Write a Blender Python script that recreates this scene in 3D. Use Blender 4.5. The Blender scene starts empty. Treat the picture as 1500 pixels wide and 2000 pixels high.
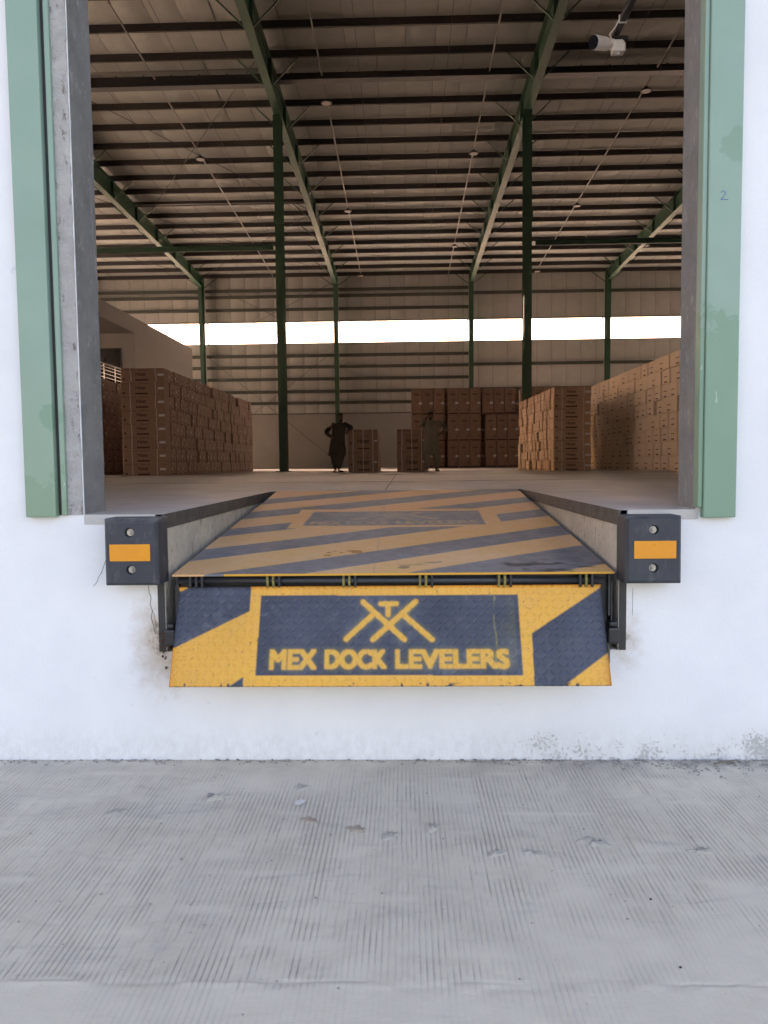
import bpy, bmesh, math, random
import numpy as np
from mathutils import Vector, Matrix
R = math.radians
random.seed(7)
rng = np.random.default_rng(7)
SC = bpy.context.scene
COL = SC.collection

# ------------------------------------------------------------------ camera
cam_d = bpy.data.cameras.new('camera')
cam_d.sensor_fit = 'VERTICAL'; cam_d.sensor_height = 36.0; cam_d.lens = 36 * 1460 / 2000
cam_d.clip_start = 0.05; cam_d.clip_end = 6000
cam = bpy.data.objects.new('camera', cam_d); COL.objects.link(cam)
fwd = Vector((38, -94, 1460)).normalized()                       # building's depth axis in camera axes (x right, y down, z forward)
dn = Vector((0.009, 1, 0)); dn = (dn - fwd * dn.dot(fwd)).normalized()
rt = dn.cross(fwd)
Mw = Matrix((rt, fwd, -dn)).transposed()                         # world -> camera axes
right, down, look = Mw[0], Mw[1], Mw[2]
CAM = Vector((0, -3.5276, 1.4264))
cam.matrix_world = Matrix(((right.x, -down.x, -look.x, CAM.x), (right.y, -down.y, -look.y, CAM.y),
                           (right.z, -down.z, -look.z, CAM.z), (0, 0, 0, 1)))
SC.camera = cam

# ------------------------------------------------------------------ light
SUN_EL, SUN_AZ = R(7.0), R(37.0)                                 # low evening sun behind the building, to the left
w = bpy.data.worlds.new('World'); SC.world = w; w.use_nodes = True
nt = w.node_tree; nt.nodes.clear()
sky = nt.nodes.new('ShaderNodeTexSky'); sky.sky_type = 'NISHITA'; sky.sun_disc = False
sky.sun_elevation = SUN_EL; sky.sun_rotation = -SUN_AZ
sky.air_density = 1.0; sky.dust_density = 1.6; sky.ozone_density = 1.0; sky.altitude = 20
bg = nt.nodes.new('ShaderNodeBackground'); bg.inputs['Strength'].default_value = 0.105
out = nt.nodes.new('ShaderNodeOutputWorld')
nt.links.new(sky.outputs[0], bg.inputs[0]); nt.links.new(bg.outputs[0], out.inputs[0])
sun_d = bpy.data.lights.new('sun', 'SUN'); sun_d.energy = 5.0; sun_d.angle = R(0.5); sun_d.color = (1.0, 0.76, 0.50)
sun = bpy.data.objects.new('sun', sun_d); COL.objects.link(sun)
travel = Vector((math.sin(SUN_AZ) * math.cos(SUN_EL), -math.cos(SUN_AZ) * math.cos(SUN_EL), -math.sin(SUN_EL)))
sun.rotation_euler = travel.to_track_quat('-Z', 'Y').to_euler()
sun.location = (0, 60, 40)
vs = SC.view_settings
SC.display_settings.display_device = 'sRGB'
vs.view_transform = 'Standard'; vs.look = 'None'; vs.gamma = 1; vs.use_curve_mapping = False
vs.exposure = 3.07
vs.use_white_balance = True; vs.white_balance_temperature = 6800; vs.white_balance_tint = 33
cy = SC.cycles
cy.use_denoising = True
cy.max_bounces = 14; cy.diffuse_bounces = 9; cy.glossy_bounces = 4; cy.transmission_bounces = 6; cy.transparent_max_bounces = 8
cy.sample_clamp_indirect = 6.0; cy.caustics_reflective = False; cy.caustics_refractive = False

# ------------------------------------------------------------------ helpers
class MB:
    """collects faces with a material index; build() links them as one mesh object"""
    def __init__(s): s.v = []; s.f = []; s.m = []
    def add(s, vs_, fs, mi=0):
        b = len(s.v); s.v += [tuple(p) for p in vs_]; s.f += [tuple(b + i for i in f) for f in fs]; s.m += [mi] * len(fs); return s
    def box(s, x0, x1, y0, y1, z0, z1, mi=0):
        return s.add([(x0,y0,z0),(x1,y0,z0),(x1,y1,z0),(x0,y1,z0),(x0,y0,z1),(x1,y0,z1),(x1,y1,z1),(x0,y1,z1)],
                     [(0,3,2,1),(4,5,6,7),(0,1,5,4),(1,2,6,5),(2,3,7,6),(3,0,4,7)], mi)
    def tube(s, p0, p1, r, n=8, mi=0, r1=None, caps=True):
        p0, p1 = Vector(p0), Vector(p1); d = (p1 - p0).normalized()
        a = d.orthogonal().normalized(); b = d.cross(a); r1 = r if r1 is None else r1
        ps = [p0 + (a*math.cos(t) + b*math.sin(t))*r for t in [2*math.pi*k/n for k in range(n)]]
        ps += [p1 + (a*math.cos(t) + b*math.sin(t))*r1 for t in [2*math.pi*k/n for k in range(n)]]
        fs = [(k, (k+1) % n, n+(k+1) % n, n+k) for k in range(n)]
        if caps: fs += [tuple(range(n-1, -1, -1)), tuple(range(n, 2*n))]
        return s.add(ps, fs, mi)
    def path(s, pts, r, n=6, mi=0):
        for a, b in zip(pts[:-1], pts[1:]): s.tube(a, b, r, n, mi)
        return s
    def bar(s, p0, p1, wx, wz, mi=0, up=(0,0,1)):
        p0, p1 = Vector(p0), Vector(p1); d = (p1-p0).normalized(); u = Vector(up); sd = d.cross(u).normalized(); u = sd.cross(d)
        q = []
        for p in (p0, p1):
            for a, b in ((-1,-1),(1,-1),(1,1),(-1,1)): q.append(p + sd*a*wx/2 + u*b*wz/2)
        return s.add(q, [(3,2,1,0),(4,5,6,7),(0,1,5,4),(1,2,6,5),(2,3,7,6),(3,0,4,7)], mi)
    def loft(s, rings, mi=0, caps=True):
        n = len(rings[0]); b = []
        for r_ in rings: b += list(r_)
        fs = [(i*n+k, i*n+(k+1) % n, (i+1)*n+(k+1) % n, (i+1)*n+k) for i in range(len(rings)-1) for k in range(n)]
        if caps: fs += [tuple(range(n-1, -1, -1)), tuple(range((len(rings)-1)*n, len(rings)*n))]
        return s.add(b, fs, mi)
    def mesh(s, name, mats, smooth=False):
        me = bpy.data.meshes.new(name); me.from_pydata(s.v, [], s.f)
        for m in (mats if isinstance(mats, (list, tuple)) else [mats]): me.materials.append(m)
        me.polygons.foreach_set('material_index', s.m)
        if smooth: me.polygons.foreach_set('use_smooth', [True]*len(s.f))
        me.update(); return me
    def build(s, name, mats, parent=None, smooth=False, bevel=0, seg=1):
        me = s.mesh(name, mats, smooth)
        if bevel: bevel_mesh(me, bevel, seg)
        return link(name, me, parent)

def bevel_mesh(me, wdt, seg=1):
    bm = bmesh.new(); bm.from_mesh(me)
    bmesh.ops.remove_doubles(bm, verts=bm.verts, dist=1e-5)
    es = [e for e in bm.edges if len(e.link_faces) == 2 and e.calc_face_angle(0) > 0.6]
    bmesh.ops.bevel(bm, geom=es, offset=wdt, segments=seg, profile=0.6, affect='EDGES')
    bm.to_mesh(me); bm.free()

def link(name, me, parent=None):
    o = bpy.data.objects.new(name, me); COL.objects.link(o)
    if parent: o.parent = parent
    return o
def tag(o, label=None, cat=None, group=None, kind=None):
    if label: o['label'] = label
    if cat: o['category'] = cat
    if group: o['group'] = group
    if kind: o['kind'] = kind
    return o
def empty(name, loc=(0,0,0), label=None, cat=None, group=None):
    o = bpy.data.objects.new(name, None); COL.objects.link(o); o.location = loc; o.empty_display_size = .1
    return tag(o, label, cat, group)
def copy_tree(o, parent=None):
    c = o.copy(); COL.objects.link(c)
    if parent: c.parent = parent
    for ch in list(o.children): copy_tree(ch, c)
    return c

def cells(xs, ys, solid, axis, a0, a1, mb, mi=0):
    """slab of rectangular cells (openings left out) between a0 and a1 on 'axis', without inner faces"""
    def P(u, v, a): return {'y': (u, a, v), 'z': (u, v, a), 'x': (a, u, v)}[axis]
    nx, ny = len(xs)-1, len(ys)-1
    S = lambda i, j: 0 <= i < nx and 0 <= j < ny and solid(i, j)
    for i in range(nx):
        for j in range(ny):
            if not S(i, j): continue
            u0, u1, v0, v1 = xs[i], xs[i+1], ys[j], ys[j+1]
            mb.add([P(u0,v0,a0),P(u1,v0,a0),P(u1,v1,a0),P(u0,v1,a0)], [(0,1,2,3)], mi)
            mb.add([P(u0,v0,a1),P(u1,v0,a1),P(u1,v1,a1),P(u0,v1,a1)], [(3,2,1,0)], mi)
            for di, dj, (p, q) in ((-1,0,((u0,v0),(u0,v1))),(1,0,((u1,v1),(u1,v0))),(0,-1,((u1,v0),(u0,v0))),(0,1,((u0,v1),(u1,v1)))):
                if not S(i+di, j+dj):
                    mb.add([P(*p,a0),P(*q,a0),P(*q,a1),P(*p,a1)], [(0,1,2,3)], mi)
    return mb
def fix_normals(me):
    bm = bmesh.new(); bm.from_mesh(me); bmesh.ops.remove_doubles(bm, verts=bm.verts, dist=1e-5)
    bmesh.ops.recalc_face_normals(bm, faces=bm.faces); bm.to_mesh(me); bm.free()

# ------------------------------------------------------------------ materials
def nodes(name):
    m = bpy.data.materials.new(name); m.use_nodes = True
    t = m.node_tree; return m, t, t.nodes['Principled BSDF']
class N:
    """thin wrapper for wiring shader nodes"""
    def __init__(s, t):
        s.t = t; s.co = t.nodes.new('ShaderNodeTexCoord').outputs['Object']
    def set(s, sock, v):
        if hasattr(v, 'is_output') or isinstance(v, bpy.types.NodeSocket): s.t.links.new(v, sock)
        else: sock.default_value = v
    def noise(s, scale, detail=4, rough=.55, vec=None, dist=0):
        n = s.t.nodes.new('ShaderNodeTexNoise'); n.inputs['Scale'].default_value = scale; n.inputs['Detail'].default_value = detail
        n.inputs['Roughness'].default_value = rough; n.inputs['Distortion'].default_value = dist
        s.t.links.new(vec or s.co, n.inputs['Vector']); return n.outputs[0]
    def mapr(s, v, a, b, c=0., d=1., smooth=False):
        n = s.t.nodes.new('ShaderNodeMapRange'); n.interpolation_type = 'SMOOTHSTEP' if smooth else 'LINEAR'
        s.t.links.new(v, n.inputs[0])
        for i, q in enumerate((a, b, c, d)): n.inputs[i+1].default_value = q
        return n.outputs[0]
    def math(s, op, a, b=0.5):
        n = s.t.nodes.new('ShaderNodeMath'); n.operation = op; s.set(n.inputs[0], a); s.set(n.inputs[1], b); return n.outputs[0]
    def mix(s, fac, a, b, mode='MIX'):
        n = s.t.nodes.new('ShaderNodeMix'); n.data_type = 'RGBA'; n.blend_type = mode
        s.set(n.inputs[0], fac); s.set(n.inputs[6], a if not isinstance(a, tuple) else (*a, 1)[:4]); s.set(n.inputs[7], b if not isinstance(b, tuple) else (*b, 1)[:4])
        return n.outputs[2]
    def xyz(s):
        n = s.t.nodes.new('ShaderNodeSeparateXYZ'); s.t.links.new(s.co, n.inputs[0]); return n.outputs
    def scale(s, v):
        n = s.t.nodes.new('ShaderNodeMapping'); n.inputs['Scale'].default_value = v; s.t.links.new(s.co, n.inputs[0]); return n.outputs[0]
    def bump(s, h, strength, dist=.01, normal=None):
        n = s.t.nodes.new('ShaderNodeBump'); n.inputs['Strength'].default_value = strength; n.inputs['Distance'].default_value = dist
        s.t.links.new(h, n.inputs['Height'])
        if normal: s.t.links.new(normal, n.inputs['Normal'])
        return n.outputs[0]
    def attr(s, name):
        n = s.t.nodes.new('ShaderNodeAttribute'); n.attribute_name = name; return n.outputs
    def rand(s):
        return s.t.nodes.new('ShaderNodeObjectInfo').outputs['Random']

def mk(name, c1, c2=None, scale=6, rough=.6, bump=.0, bscale=60, metal=0, detail=5, bdist=.004, rand=0):
    m, t, p = nodes(name); n = N(t)
    c2 = c2 or tuple(x*.8 for x in c1)
    col = n.mix(n.mapr(n.noise(scale, detail, .6), .3, .7), c1, c2)
    if rand: col = n.mix(n.mapr(n.rand(), 0, 1, 0, rand), col, tuple(x*.45 for x in c1))
    t.links.new(col, p.inputs['Base Color']); p.inputs['Metallic'].default_value = metal
    t.links.new(n.mapr(n.noise(scale*3, 3), .3, .7, max(rough-.08, .05), min(rough+.08, 1)), p.inputs['Roughness'])
    if bump: t.links.new(n.bump(n.noise(bscale, 4), bump, bdist), p.inputs['Normal'])
    return m

def mat_wall():
    m, t, p = nodes('lime_washed_plaster'); n = N(t); x, y, z = n.xyz()
    col = n.mix(n.mapr(n.noise(2.2, 6, .6), .35, .7), (.82,.82,.83), (.755,.755,.77))
    # dusty splash band at the foot
    low = n.mapr(z, .02, .22, 1, 0, True)
    d = n.math('MULTIPLY', low, n.mapr(n.noise(26, 7, .75, n.scale((1,1,.6))), .38, .62))
    col = n.mix(n.math('MULTIPLY', d, .30), col, (.46,.44,.41))
    # flaking wash low on the right
    pr = n.math('MULTIPLY', n.mapr(x, .0, .85, 0, 1, True), n.mapr(z, .05, .25, 1, 0, True))
    prn = n.math('MULTIPLY', pr, n.mapr(n.noise(5, 4, .6), .32, .62, .25, 1))
    lim = n.math('SUBTRACT', .735, n.math('MULTIPLY', prn, .315))
    thr = n.math('MINIMUM', n.math('MAXIMUM', n.math('MULTIPLY', n.math('SUBTRACT', n.noise(62, 6, .72), lim), 14), 0), 1)
    col = n.mix(n.math('MULTIPLY', prn, .25), col, (.56,.54,.50))
    col = n.mix(n.math('MULTIPLY', thr, .62), col, (.36,.34,.31))
    pl = n.math('MULTIPLY', n.mapr(x, -1.0, -1.9, 0, 1, True), n.mapr(z, .02, .14, 1, 0, True))
    thl = n.math('MINIMUM', n.math('MAXIMUM', n.math('MULTIPLY', n.math('SUBTRACT', n.noise(50, 6, .72), n.math('SUBTRACT', .74, n.math('MULTIPLY', pl, .17))), 12), 0), 1)
    col = n.mix(n.math('MULTIPLY', thl, .5), col, (.42,.40,.37))
    # rust run-off at the two lower corners of the pit
    for cx, r_, s_ in ((-1.16, .22, .95), (1.03, .13, .5)):
        dx = n.math('SUBTRACT', x, cx); dz = n.math('MULTIPLY', n.math('SUBTRACT', z, .585), .62)
        dist = n.math('SQRT', n.math('ADD', n.math('MULTIPLY', dx, dx), n.math('MULTIPLY', dz, dz)))
        dist = n.math('ADD', dist, n.mapr(n.noise(16, 5, .7), .2, .8, -.07, .07))
        col = n.mix(n.math('MULTIPLY', n.mapr(dist, .0, r_, 1, 0, True), s_*.8), col, (.46,.32,.19))
        col = n.mix(n.math('MULTIPLY', n.mapr(dist, -.02, r_*.30, 1, 0, True), s_), col, (.11,.055,.035))
    # scattered small scuffs
    sc = n.mapr(n.noise(13, 3, .5), .70, .74)
    col = n.mix(n.math('MULTIPLY', sc, .18), col, (.3,.3,.32))
    t.links.new(col, p.inputs['Base Color']); p.inputs['Roughness'].default_value = .85
    b = n.bump(n.noise(1.5, 4), .25, .03); b = n.bump(n.noise(70, 5, .65), .35, .004, b); b = n.bump(thr, .5, -.004, b)
    t.links.new(b, p.inputs['Normal']); return m

def mat_ground():
    m, t, p = nodes('grooved_concrete'); n = N(t); x, y, z = n.xyz()
    g = n.attr('groove')[2]; dust = n.attr('dust')[2]
    col = n.mix(n.mapr(n.noise(1.7, 7, .62), .32, .68), (.63,.565,.455), (.51,.455,.37))
    col = n.mix(n.mapr(n.noise(14, 6, .7), .45, .75, 0, .45), col, (.65,.59,.48))
    col = n.mix(n.mapr(n.noise(5, 5, .6, None, 1.2), .55, .8, 0, .5), col, (.50,.42,.33))
    col = n.mix(n.mapr(n.noise(2.6, 6, .65, n.scale((.7,1.6,1)), 1.5), .50, .72, 0, .5), col, (.47,.40,.325))
    col = n.mix(n.mapr(n.noise(3.3, 6, .7, n.scale((.6,1.8,1)), 2.), .56, .70, 0, .45), col, (.36,.335,.31))
    col = n.mix(n.math('MULTIPLY', dust, .55), col, (.67,.605,.495))
    col = n.mix(n.math('MULTIPLY', g, .50), col, (.19,.175,.16))
    # soil gathered along the wall foot
    foot = n.math('MULTIPLY', n.math('ADD', n.mapr(y, -.30, -.02, 0, .8, True), n.math('MULTIPLY', n.mapr(y, -.16, -.04, 0, .8, True), n.mapr(x, .2, 1.2))), n.mapr(n.noise(4, 5, .7), .3, .62))
    col = n.mix(n.math('MULTIPLY', foot, .7), col, (.33,.295,.26))
    t.links.new(col, p.inputs['Base Color']); p.inputs['Roughness'].default_value = .9
    b = n.bump(n.noise(22, 6, .7), .35, .01); b = n.bump(n.noise(190, 4, .7), .4, .002, b)
    t.links.new(b, p.inputs['Normal']); return m

def mat_floor():
    m, t, p = nodes('power_floated_concrete'); n = N(t); x, y, z = n.xyz()
    col = n.mix(n.mapr(n.noise(.6, 7, .6), .3, .7), (.44,.44,.44), (.35,.35,.35))
    col = n.mix(n.mapr(n.noise(7, 6, .7, n.scale((1,.25,1))), .5, .8, 0, .5), col, (.27,.255,.25))
    col = n.mix(n.math('MULTIPLY', n.mapr(y, .45, -.02, 0, 1, True), n.mapr(n.noise(9, 5, .7), .3, .6)), col, (.50,.47,.43))
    t.links.new(col, p.inputs['Base Color'])
    t.links.new(n.mapr(n.noise(3, 5), .3, .7, .38, .62), p.inputs['Roughness'])
    t.links.new(n.bump(n.noise(35, 5, .7), .12, .004), p.inputs['Normal']); return m

def mat_trim():
    m, t, p = nodes('sage_green_paint'); n = N(t); x, y, z = n.xyz()
    col = n.mix(n.mapr(n.noise(3, 4), .3, .7), (.245,.36,.285), (.215,.325,.255))
    # touched-up lower parts in a deeper green, with ragged upper edges
    e = n.math('ADD', z, n.mapr(n.noise(7, 8, .68), .2, .8, -.26, .26))
    rightside = n.mapr(x, 0, .01)
    up = n.math('ADD', n.math('MULTIPLY', rightside, .72), 1.36)
    low = n.mapr(n.math('SUBTRACT', e, up), -.012, .012, 1, 0)
    col = n.mix(n.math('MULTIPLY', low, .85), col, (.175,.295,.205))
    fade = n.math('MULTIPLY', n.mapr(z, 1.3, 2.1, 1, 0, True), n.math('SUBTRACT', 1, rightside))
    col = n.mix(n.math('MULTIPLY', fade, .3), col, (.26,.34,.22))
    for cx, cz, r_ in ((-1.66, 1.665, .055), (1.515, 2.84, .075)):
        dx = n.math('SUBTRACT', x, cx); dz = n.math('SUBTRACT', z, cz)
        d = n.math('SQRT', n.math('ADD', n.math('MULTIPLY', dx, dx), n.math('MULTIPLY', dz, dz)))
        d = n.math('ADD', d, n.mapr(n.noise(18, 7, .7), .2, .8, -.04, .04))
        col = n.mix(n.mapr(d, r_-.004, r_+.004, .85, 0), col, (.18,.30,.21))
    sc = n.mapr(n.noise(26, 2, .5, n.scale((1,1,.35))), .735, .75)
    col = n.mix(n.math('MULTIPLY', sc, .5), col, (.5,.55,.5))
    t.links.new(col, p.inputs['Base Color'])
    t.links.new(n.mapr(n.noise(5, 4), .3, .7, .36, .55), p.inputs['Roughness'])
    t.links.new(n.bump(n.noise(8, 3), .06, .01), p.inputs['Normal']); return m

def mat_concrete(name, c1, c2, c3, pit=.0):
    m, t, p = nodes(name); n = N(t)
    col = n.mix(n.mapr(n.noise(5, 7, .65), .35, .68), c1, c2)
    col = n.mix(n.mapr(n.noise(21, 6, .75, n.scale((1,1,.45))), .57, .66, 0, .9), col, c3)
    col = n.mix(n.mapr(n.noise(6, 5, .8, n.scale((1,1,.12)), .6), .60, .68, 0, .55), col, c3)
    col = n.mix(n.mapr(n.noise(60, 3), .55, .75, 0, .4), col, tuple(v*1.25 for v in c1))
    t.links.new(col, p.inputs['Base Color']); p.inputs['Roughness'].default_value = .8
    b = n.bump(n.noise(16, 6, .7), .7, .03); b = n.bump(n.noise(90, 4, .7), .6, .005, b)
    t.links.new(b, p.inputs['Normal']); return m

def mat_rubber():
    m, t, p = nodes('moulded_rubber'); n = N(t); x, y, z = n.xyz()
    col = n.mix(n.mapr(n.noise(7, 5), .3, .7), (.028,.031,.041), (.044,.047,.057))
    col = n.mix(n.mapr(n.noise(22, 6, .75, n.scale((1,1,.35))), .55, .72, 0, .55), col, (.13,.13,.135))
    col = n.mix(n.mapr(n.noise(60, 4, .7), .66, .72, 0, .5), col, (.22,.21,.20))
    col = n.mix(n.math('MULTIPLY', n.mapr(z, 1.165, 1.195), n.mapr(n.noise(14, 4), .3, .6)), col, (.16,.15,.145))
    t.links.new(col, p.inputs['Base Color']); p.inputs['Roughness'].default_value = .6
    b = n.bump(n.noise(30, 5, .7), .3, .006); t.links.new(n.bump(n.noise(120, 4), .3, .002, b), p.inputs['Normal']); return m

def mat_plate():
    m, t, p = nodes('painted_checker_plate'); n = N(t)
    a = n.attr('paint')[0]
    col = n.mix(n.mapr(n.noise(9, 6, .7), .52, .8, 0, .16), a, (.30,.27,.24))
    col = n.mix(n.mapr(n.noise(90, 3, .6), .66, .72, 0, .5), col, (.08,.055,.04))
    t.links.new(col, p.inputs['Base Color'])
    t.links.new(n.mapr(n.noise(14, 5, .7), .3, .7, .34, .6), p.inputs['Roughness'])
    t.links.new(n.bump(n.noise(220, 4, .7), .18, .0012), p.inputs['Normal']); return m

def mat_carton(name, a, b, c):
    m, t, p = nodes(name); n = N(t)
    col = n.mix(n.mapr(n.noise(4, 4), .3, .7), a, b)
    col = n.mix(n.mapr(n.rand(), 0, 1, 0, .32), col, c)
    t.links.new(col, p.inputs['Base Color']); p.inputs['Roughness'].default_value = .72
    t.links.new(n.bump(n.noise(9, 3), .2, .01), p.inputs['Normal']); return m

def mat_insulation(name, a, b, c):
    m, t, p = nodes(name); n = N(t)
    col = n.mix(n.mapr(n.noise(2.5, 5, .65), .3, .7), a, b)
    col = n.mix(n.mapr(n.rand(), 0, 1, 0, .25), col, c)
    t.links.new(col, p.inputs['Base Color']); p.inputs['Roughness'].default_value = .55
    b = n.bump(n.noise(3.2, 5, .7, n.scale((1,1,1)), .8), .5, .05)
    t.links.new(b, p.inputs['Normal']); return m

def mat_pane(name='translucent_sheet', tint=(.94,.94,.93,1)):
    m, t, p = nodes(name); n = N(t)
    tr = t.nodes.new('ShaderNodeBsdfTranslucent'); t.links.new(n.mix(n.mapr(n.noise(1.5, 4), .3, .7), tint, tuple(v*.93 for v in tint)), tr.inputs[0])
    mx = t.nodes.new('ShaderNodeMixShader'); mx.inputs[0].default_value = .08
    p.inputs['Base Color'].default_value = (.75,.75,.73,1); p.inputs['Roughness'].default_value = .35
    t.links.new(tr.outputs[0], mx.inputs[1]); t.links.new(p.outputs[0], mx.inputs[2])
    t.links.new(mx.outputs[0], t.nodes['Material Output'].inputs[0]); return m

M_WALL, M_GROUND, M_FLOOR, M_TRIM = mat_wall(), mat_ground(), mat_floor(), mat_trim()
M_JAMB = mat_concrete('jamb_concrete', (.46,.44,.42), (.34,.325,.315), (.10,.075,.065))
M_JAMBDARK = mat_concrete('slurry_coated_jamb', (.25,.25,.245), (.18,.18,.178), (.38,.37,.34))
M_PITWALL = mat_concrete('pit_concrete', (.60,.54,.45), (.46,.41,.34), (.22,.18,.15))
M_CARMID = mat_carton('light_brown_cardboard', (.48,.33,.24), (.44,.30,.215), (.39,.26,.185))  # lighter copy of the carton brown; side light put into the colour
M_CARTAN = mat_carton('pale_kraft_cardboard', (.72,.60,.48), (.67,.55,.44), (.62,.50,.39))  # tan board made paler, light from the left put into its colour
M_PLATE, M_CARTON, M_INS, M_PANE = mat_plate(), mat_carton('corrugated_cardboard', (.33,.205,.155), (.30,.185,.138), (.25,.155,.118)), mat_insulation('insulation_facing', (.335,.35,.335), (.285,.298,.285), (.27,.28,.265)), mat_pane()
M_BLACK = mk('black_painted_steel', (.022,.023,.026), (.035,.034,.036), 8, .42, .2, 60)
M_ANGLE = mk('weathered_black_angle', (.045,.044,.042), (.09,.083,.075), 7, .6, .4, 40)
M_RUBBER = mat_rubber()
M_ORANGE = mk('orange_reflective_film', (.80,.30,.012), (.74,.27,.010), 12, .35)
M_ZINC = mk('zinc_plated_steel', (.50,.49,.47), (.36,.34,.32), 30, .35, metal=.7)
M_GREEN = mk('dark_green_steel', (.038,.10,.060), (.030,.080,.048), 3, .42, .1, 30)
M_PURLIN = mk('primer_grey_purlin', (.040,.036,.036), (.030,.028,.028), 3, .6)
M_GIRT = mk('green_grey_girt', (.075,.085,.07), (.06,.065,.055), 3, .5)
M_YELLOWED = mk('worn_yellow_lug', (.36,.30,.05), (.04,.04,.04), 45, .5)
M_MASONRY = mk('painted_masonry', (.33,.315,.29), (.295,.28,.26), 1.2, .8, .15, 25)
M_OFFICE = mk('grey_plaster', (.31,.295,.285), (.28,.27,.26), 1.5, .85, .1, 30)
M_DARKGLASS = mk('dark_window', (.012,.013,.015), (.02,.02,.022), 2, .2)
M_STEELRAIL = mk('bright_rail', (.62,.60,.57), (.55,.53,.5), 10, .3, metal=.6)
M_INK = mk('dark_brown_ink', (.050,.024,.020), (.065,.032,.026), 30, .75)
M_INKFAINT = mk('faint_brown_ink', (.16,.085,.058), (.13,.07,.05), 30, .75)
M_LABEL = mk('white_paper_label', (.66,.65,.64), (.58,.57,.56), 30, .6)
M_INSWALL = mat_insulation('wall_insulation_facing', (.49,.49,.47), (.435,.435,.415), (.42,.42,.395))
M_STRAP = mk('white_strap', (.70,.68,.66), (.62,.60,.58), 20, .45)
M_WHITE = mk('white_enamel', (.74,.73,.71), (.70,.69,.67), 10, .35)
M_CONDUIT = mk('pale_conduit', (.34,.33,.31), (.29,.28,.26), 10, .4)
M_HOUSING = mk('lamp_housing', (.02,.02,.022), (.03,.03,.03), 10, .5)
M_LENS = mk('camera_front_glass', (.010,.010,.014), (.014,.014,.018), 10, .9)
M_LENS.node_tree.nodes['Principled BSDF'].inputs['Specular IOR Level'].default_value = .08
M_DIFF = mk('unlit_diffuser', (.40,.39,.37), (.37,.36,.34), 10, .5)
M_ROOF = mk('roof_sheet', (.45,.46,.47), (.42,.43,.44), 2, .5)
M_SEAL = mk('dark_joint_sealant', (.10,.095,.09), (.14,.13,.12), 10, .8)
M_BLUEINK = mk('blue_marker', (.02,.09,.26), (.03,.10,.3), 30, .6)
M_SKIN = mk('brown_skin', (.17,.092,.062), (.145,.078,.052), 12, .55)
M_HAIR = mk('black_hair', (.010,.009,.009), (.014,.012,.012), 60, .6, .4, 200)
M_CLOTHA = mk('charcoal_brown_cotton', (.060,.048,.043), (.05,.04,.036), 14, .85, .4, 12, bdist=.02)
M_CLOTHB = mk('olive_grey_cotton', (.21,.19,.15), (.18,.162,.13), 14, .85, .4, 12, bdist=.02)
M_SANDAL = mk('dark_sandal', (.02,.016,.014), (.03,.024,.02), 20, .6)
M_SHOEW = mk('white_shoe', (.65,.64,.62), (.58,.57,.55), 20, .6)
M_GRAVEL = mk('gravel_grit', (.33,.31,.29), (.24,.22,.20), 25, .9, .4, 90)
M_MUD = mk('dried_mud', (.47,.43,.365), (.39,.355,.30), 70, .95, .6, 60)
M_MUDBROWN = mk('brown_mud', (.45,.37,.29), (.33,.26,.20), 70, .95, .6, 60)
M_PAPER = mk('paper_scrap', (.60,.58,.54), (.52,.50,.47), 20, .7)
M_TWIG = mk('dry_twig', (.20,.17,.14), (.14,.12,.10), 30, .9)
M_RUST = mk('flaking_rust', (.10,.045,.028), (.055,.028,.02), 60, .9, .8, 90)

ORD = ['zeroth','first','second','third','fourth','fifth','sixth','seventh','eighth','ninth','tenth','eleventh','twelfth','thirteenth','fourteenth',
       'fifteenth','sixteenth','seventeenth','eighteenth','nineteenth','twentieth','twenty-first','twenty-second','twenty-third','twenty-fourth',
       'twenty-fifth','twenty-sixth','twenty-seventh','twenty-eighth','twenty-ninth','thirtieth','thirty-first','thirty-second']

# ------------------------------------------------------------------ main measures
FL = 1.2                                   # dock floor above the apron
OX0, OX1, OTOP = -1.527, 1.375, 4.8        # door opening
PX0, PX1, PLEN, PBOT = -1.15, 1.012, 2.95, .535
YB = 44.0                                  # inner face of the back wall
SX0, SX1 = -20.95, 29.44                   # side walls
zr = lambda y: 13.3 + (44 - y) * .04       # underside of the roof
FRX = [-20.70, -12.46, -4.10, 4.26, 12.62, 20.98]
PSP = 1.45
PURY = [43.6 - PSP*k for k in range(30)]

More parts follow.
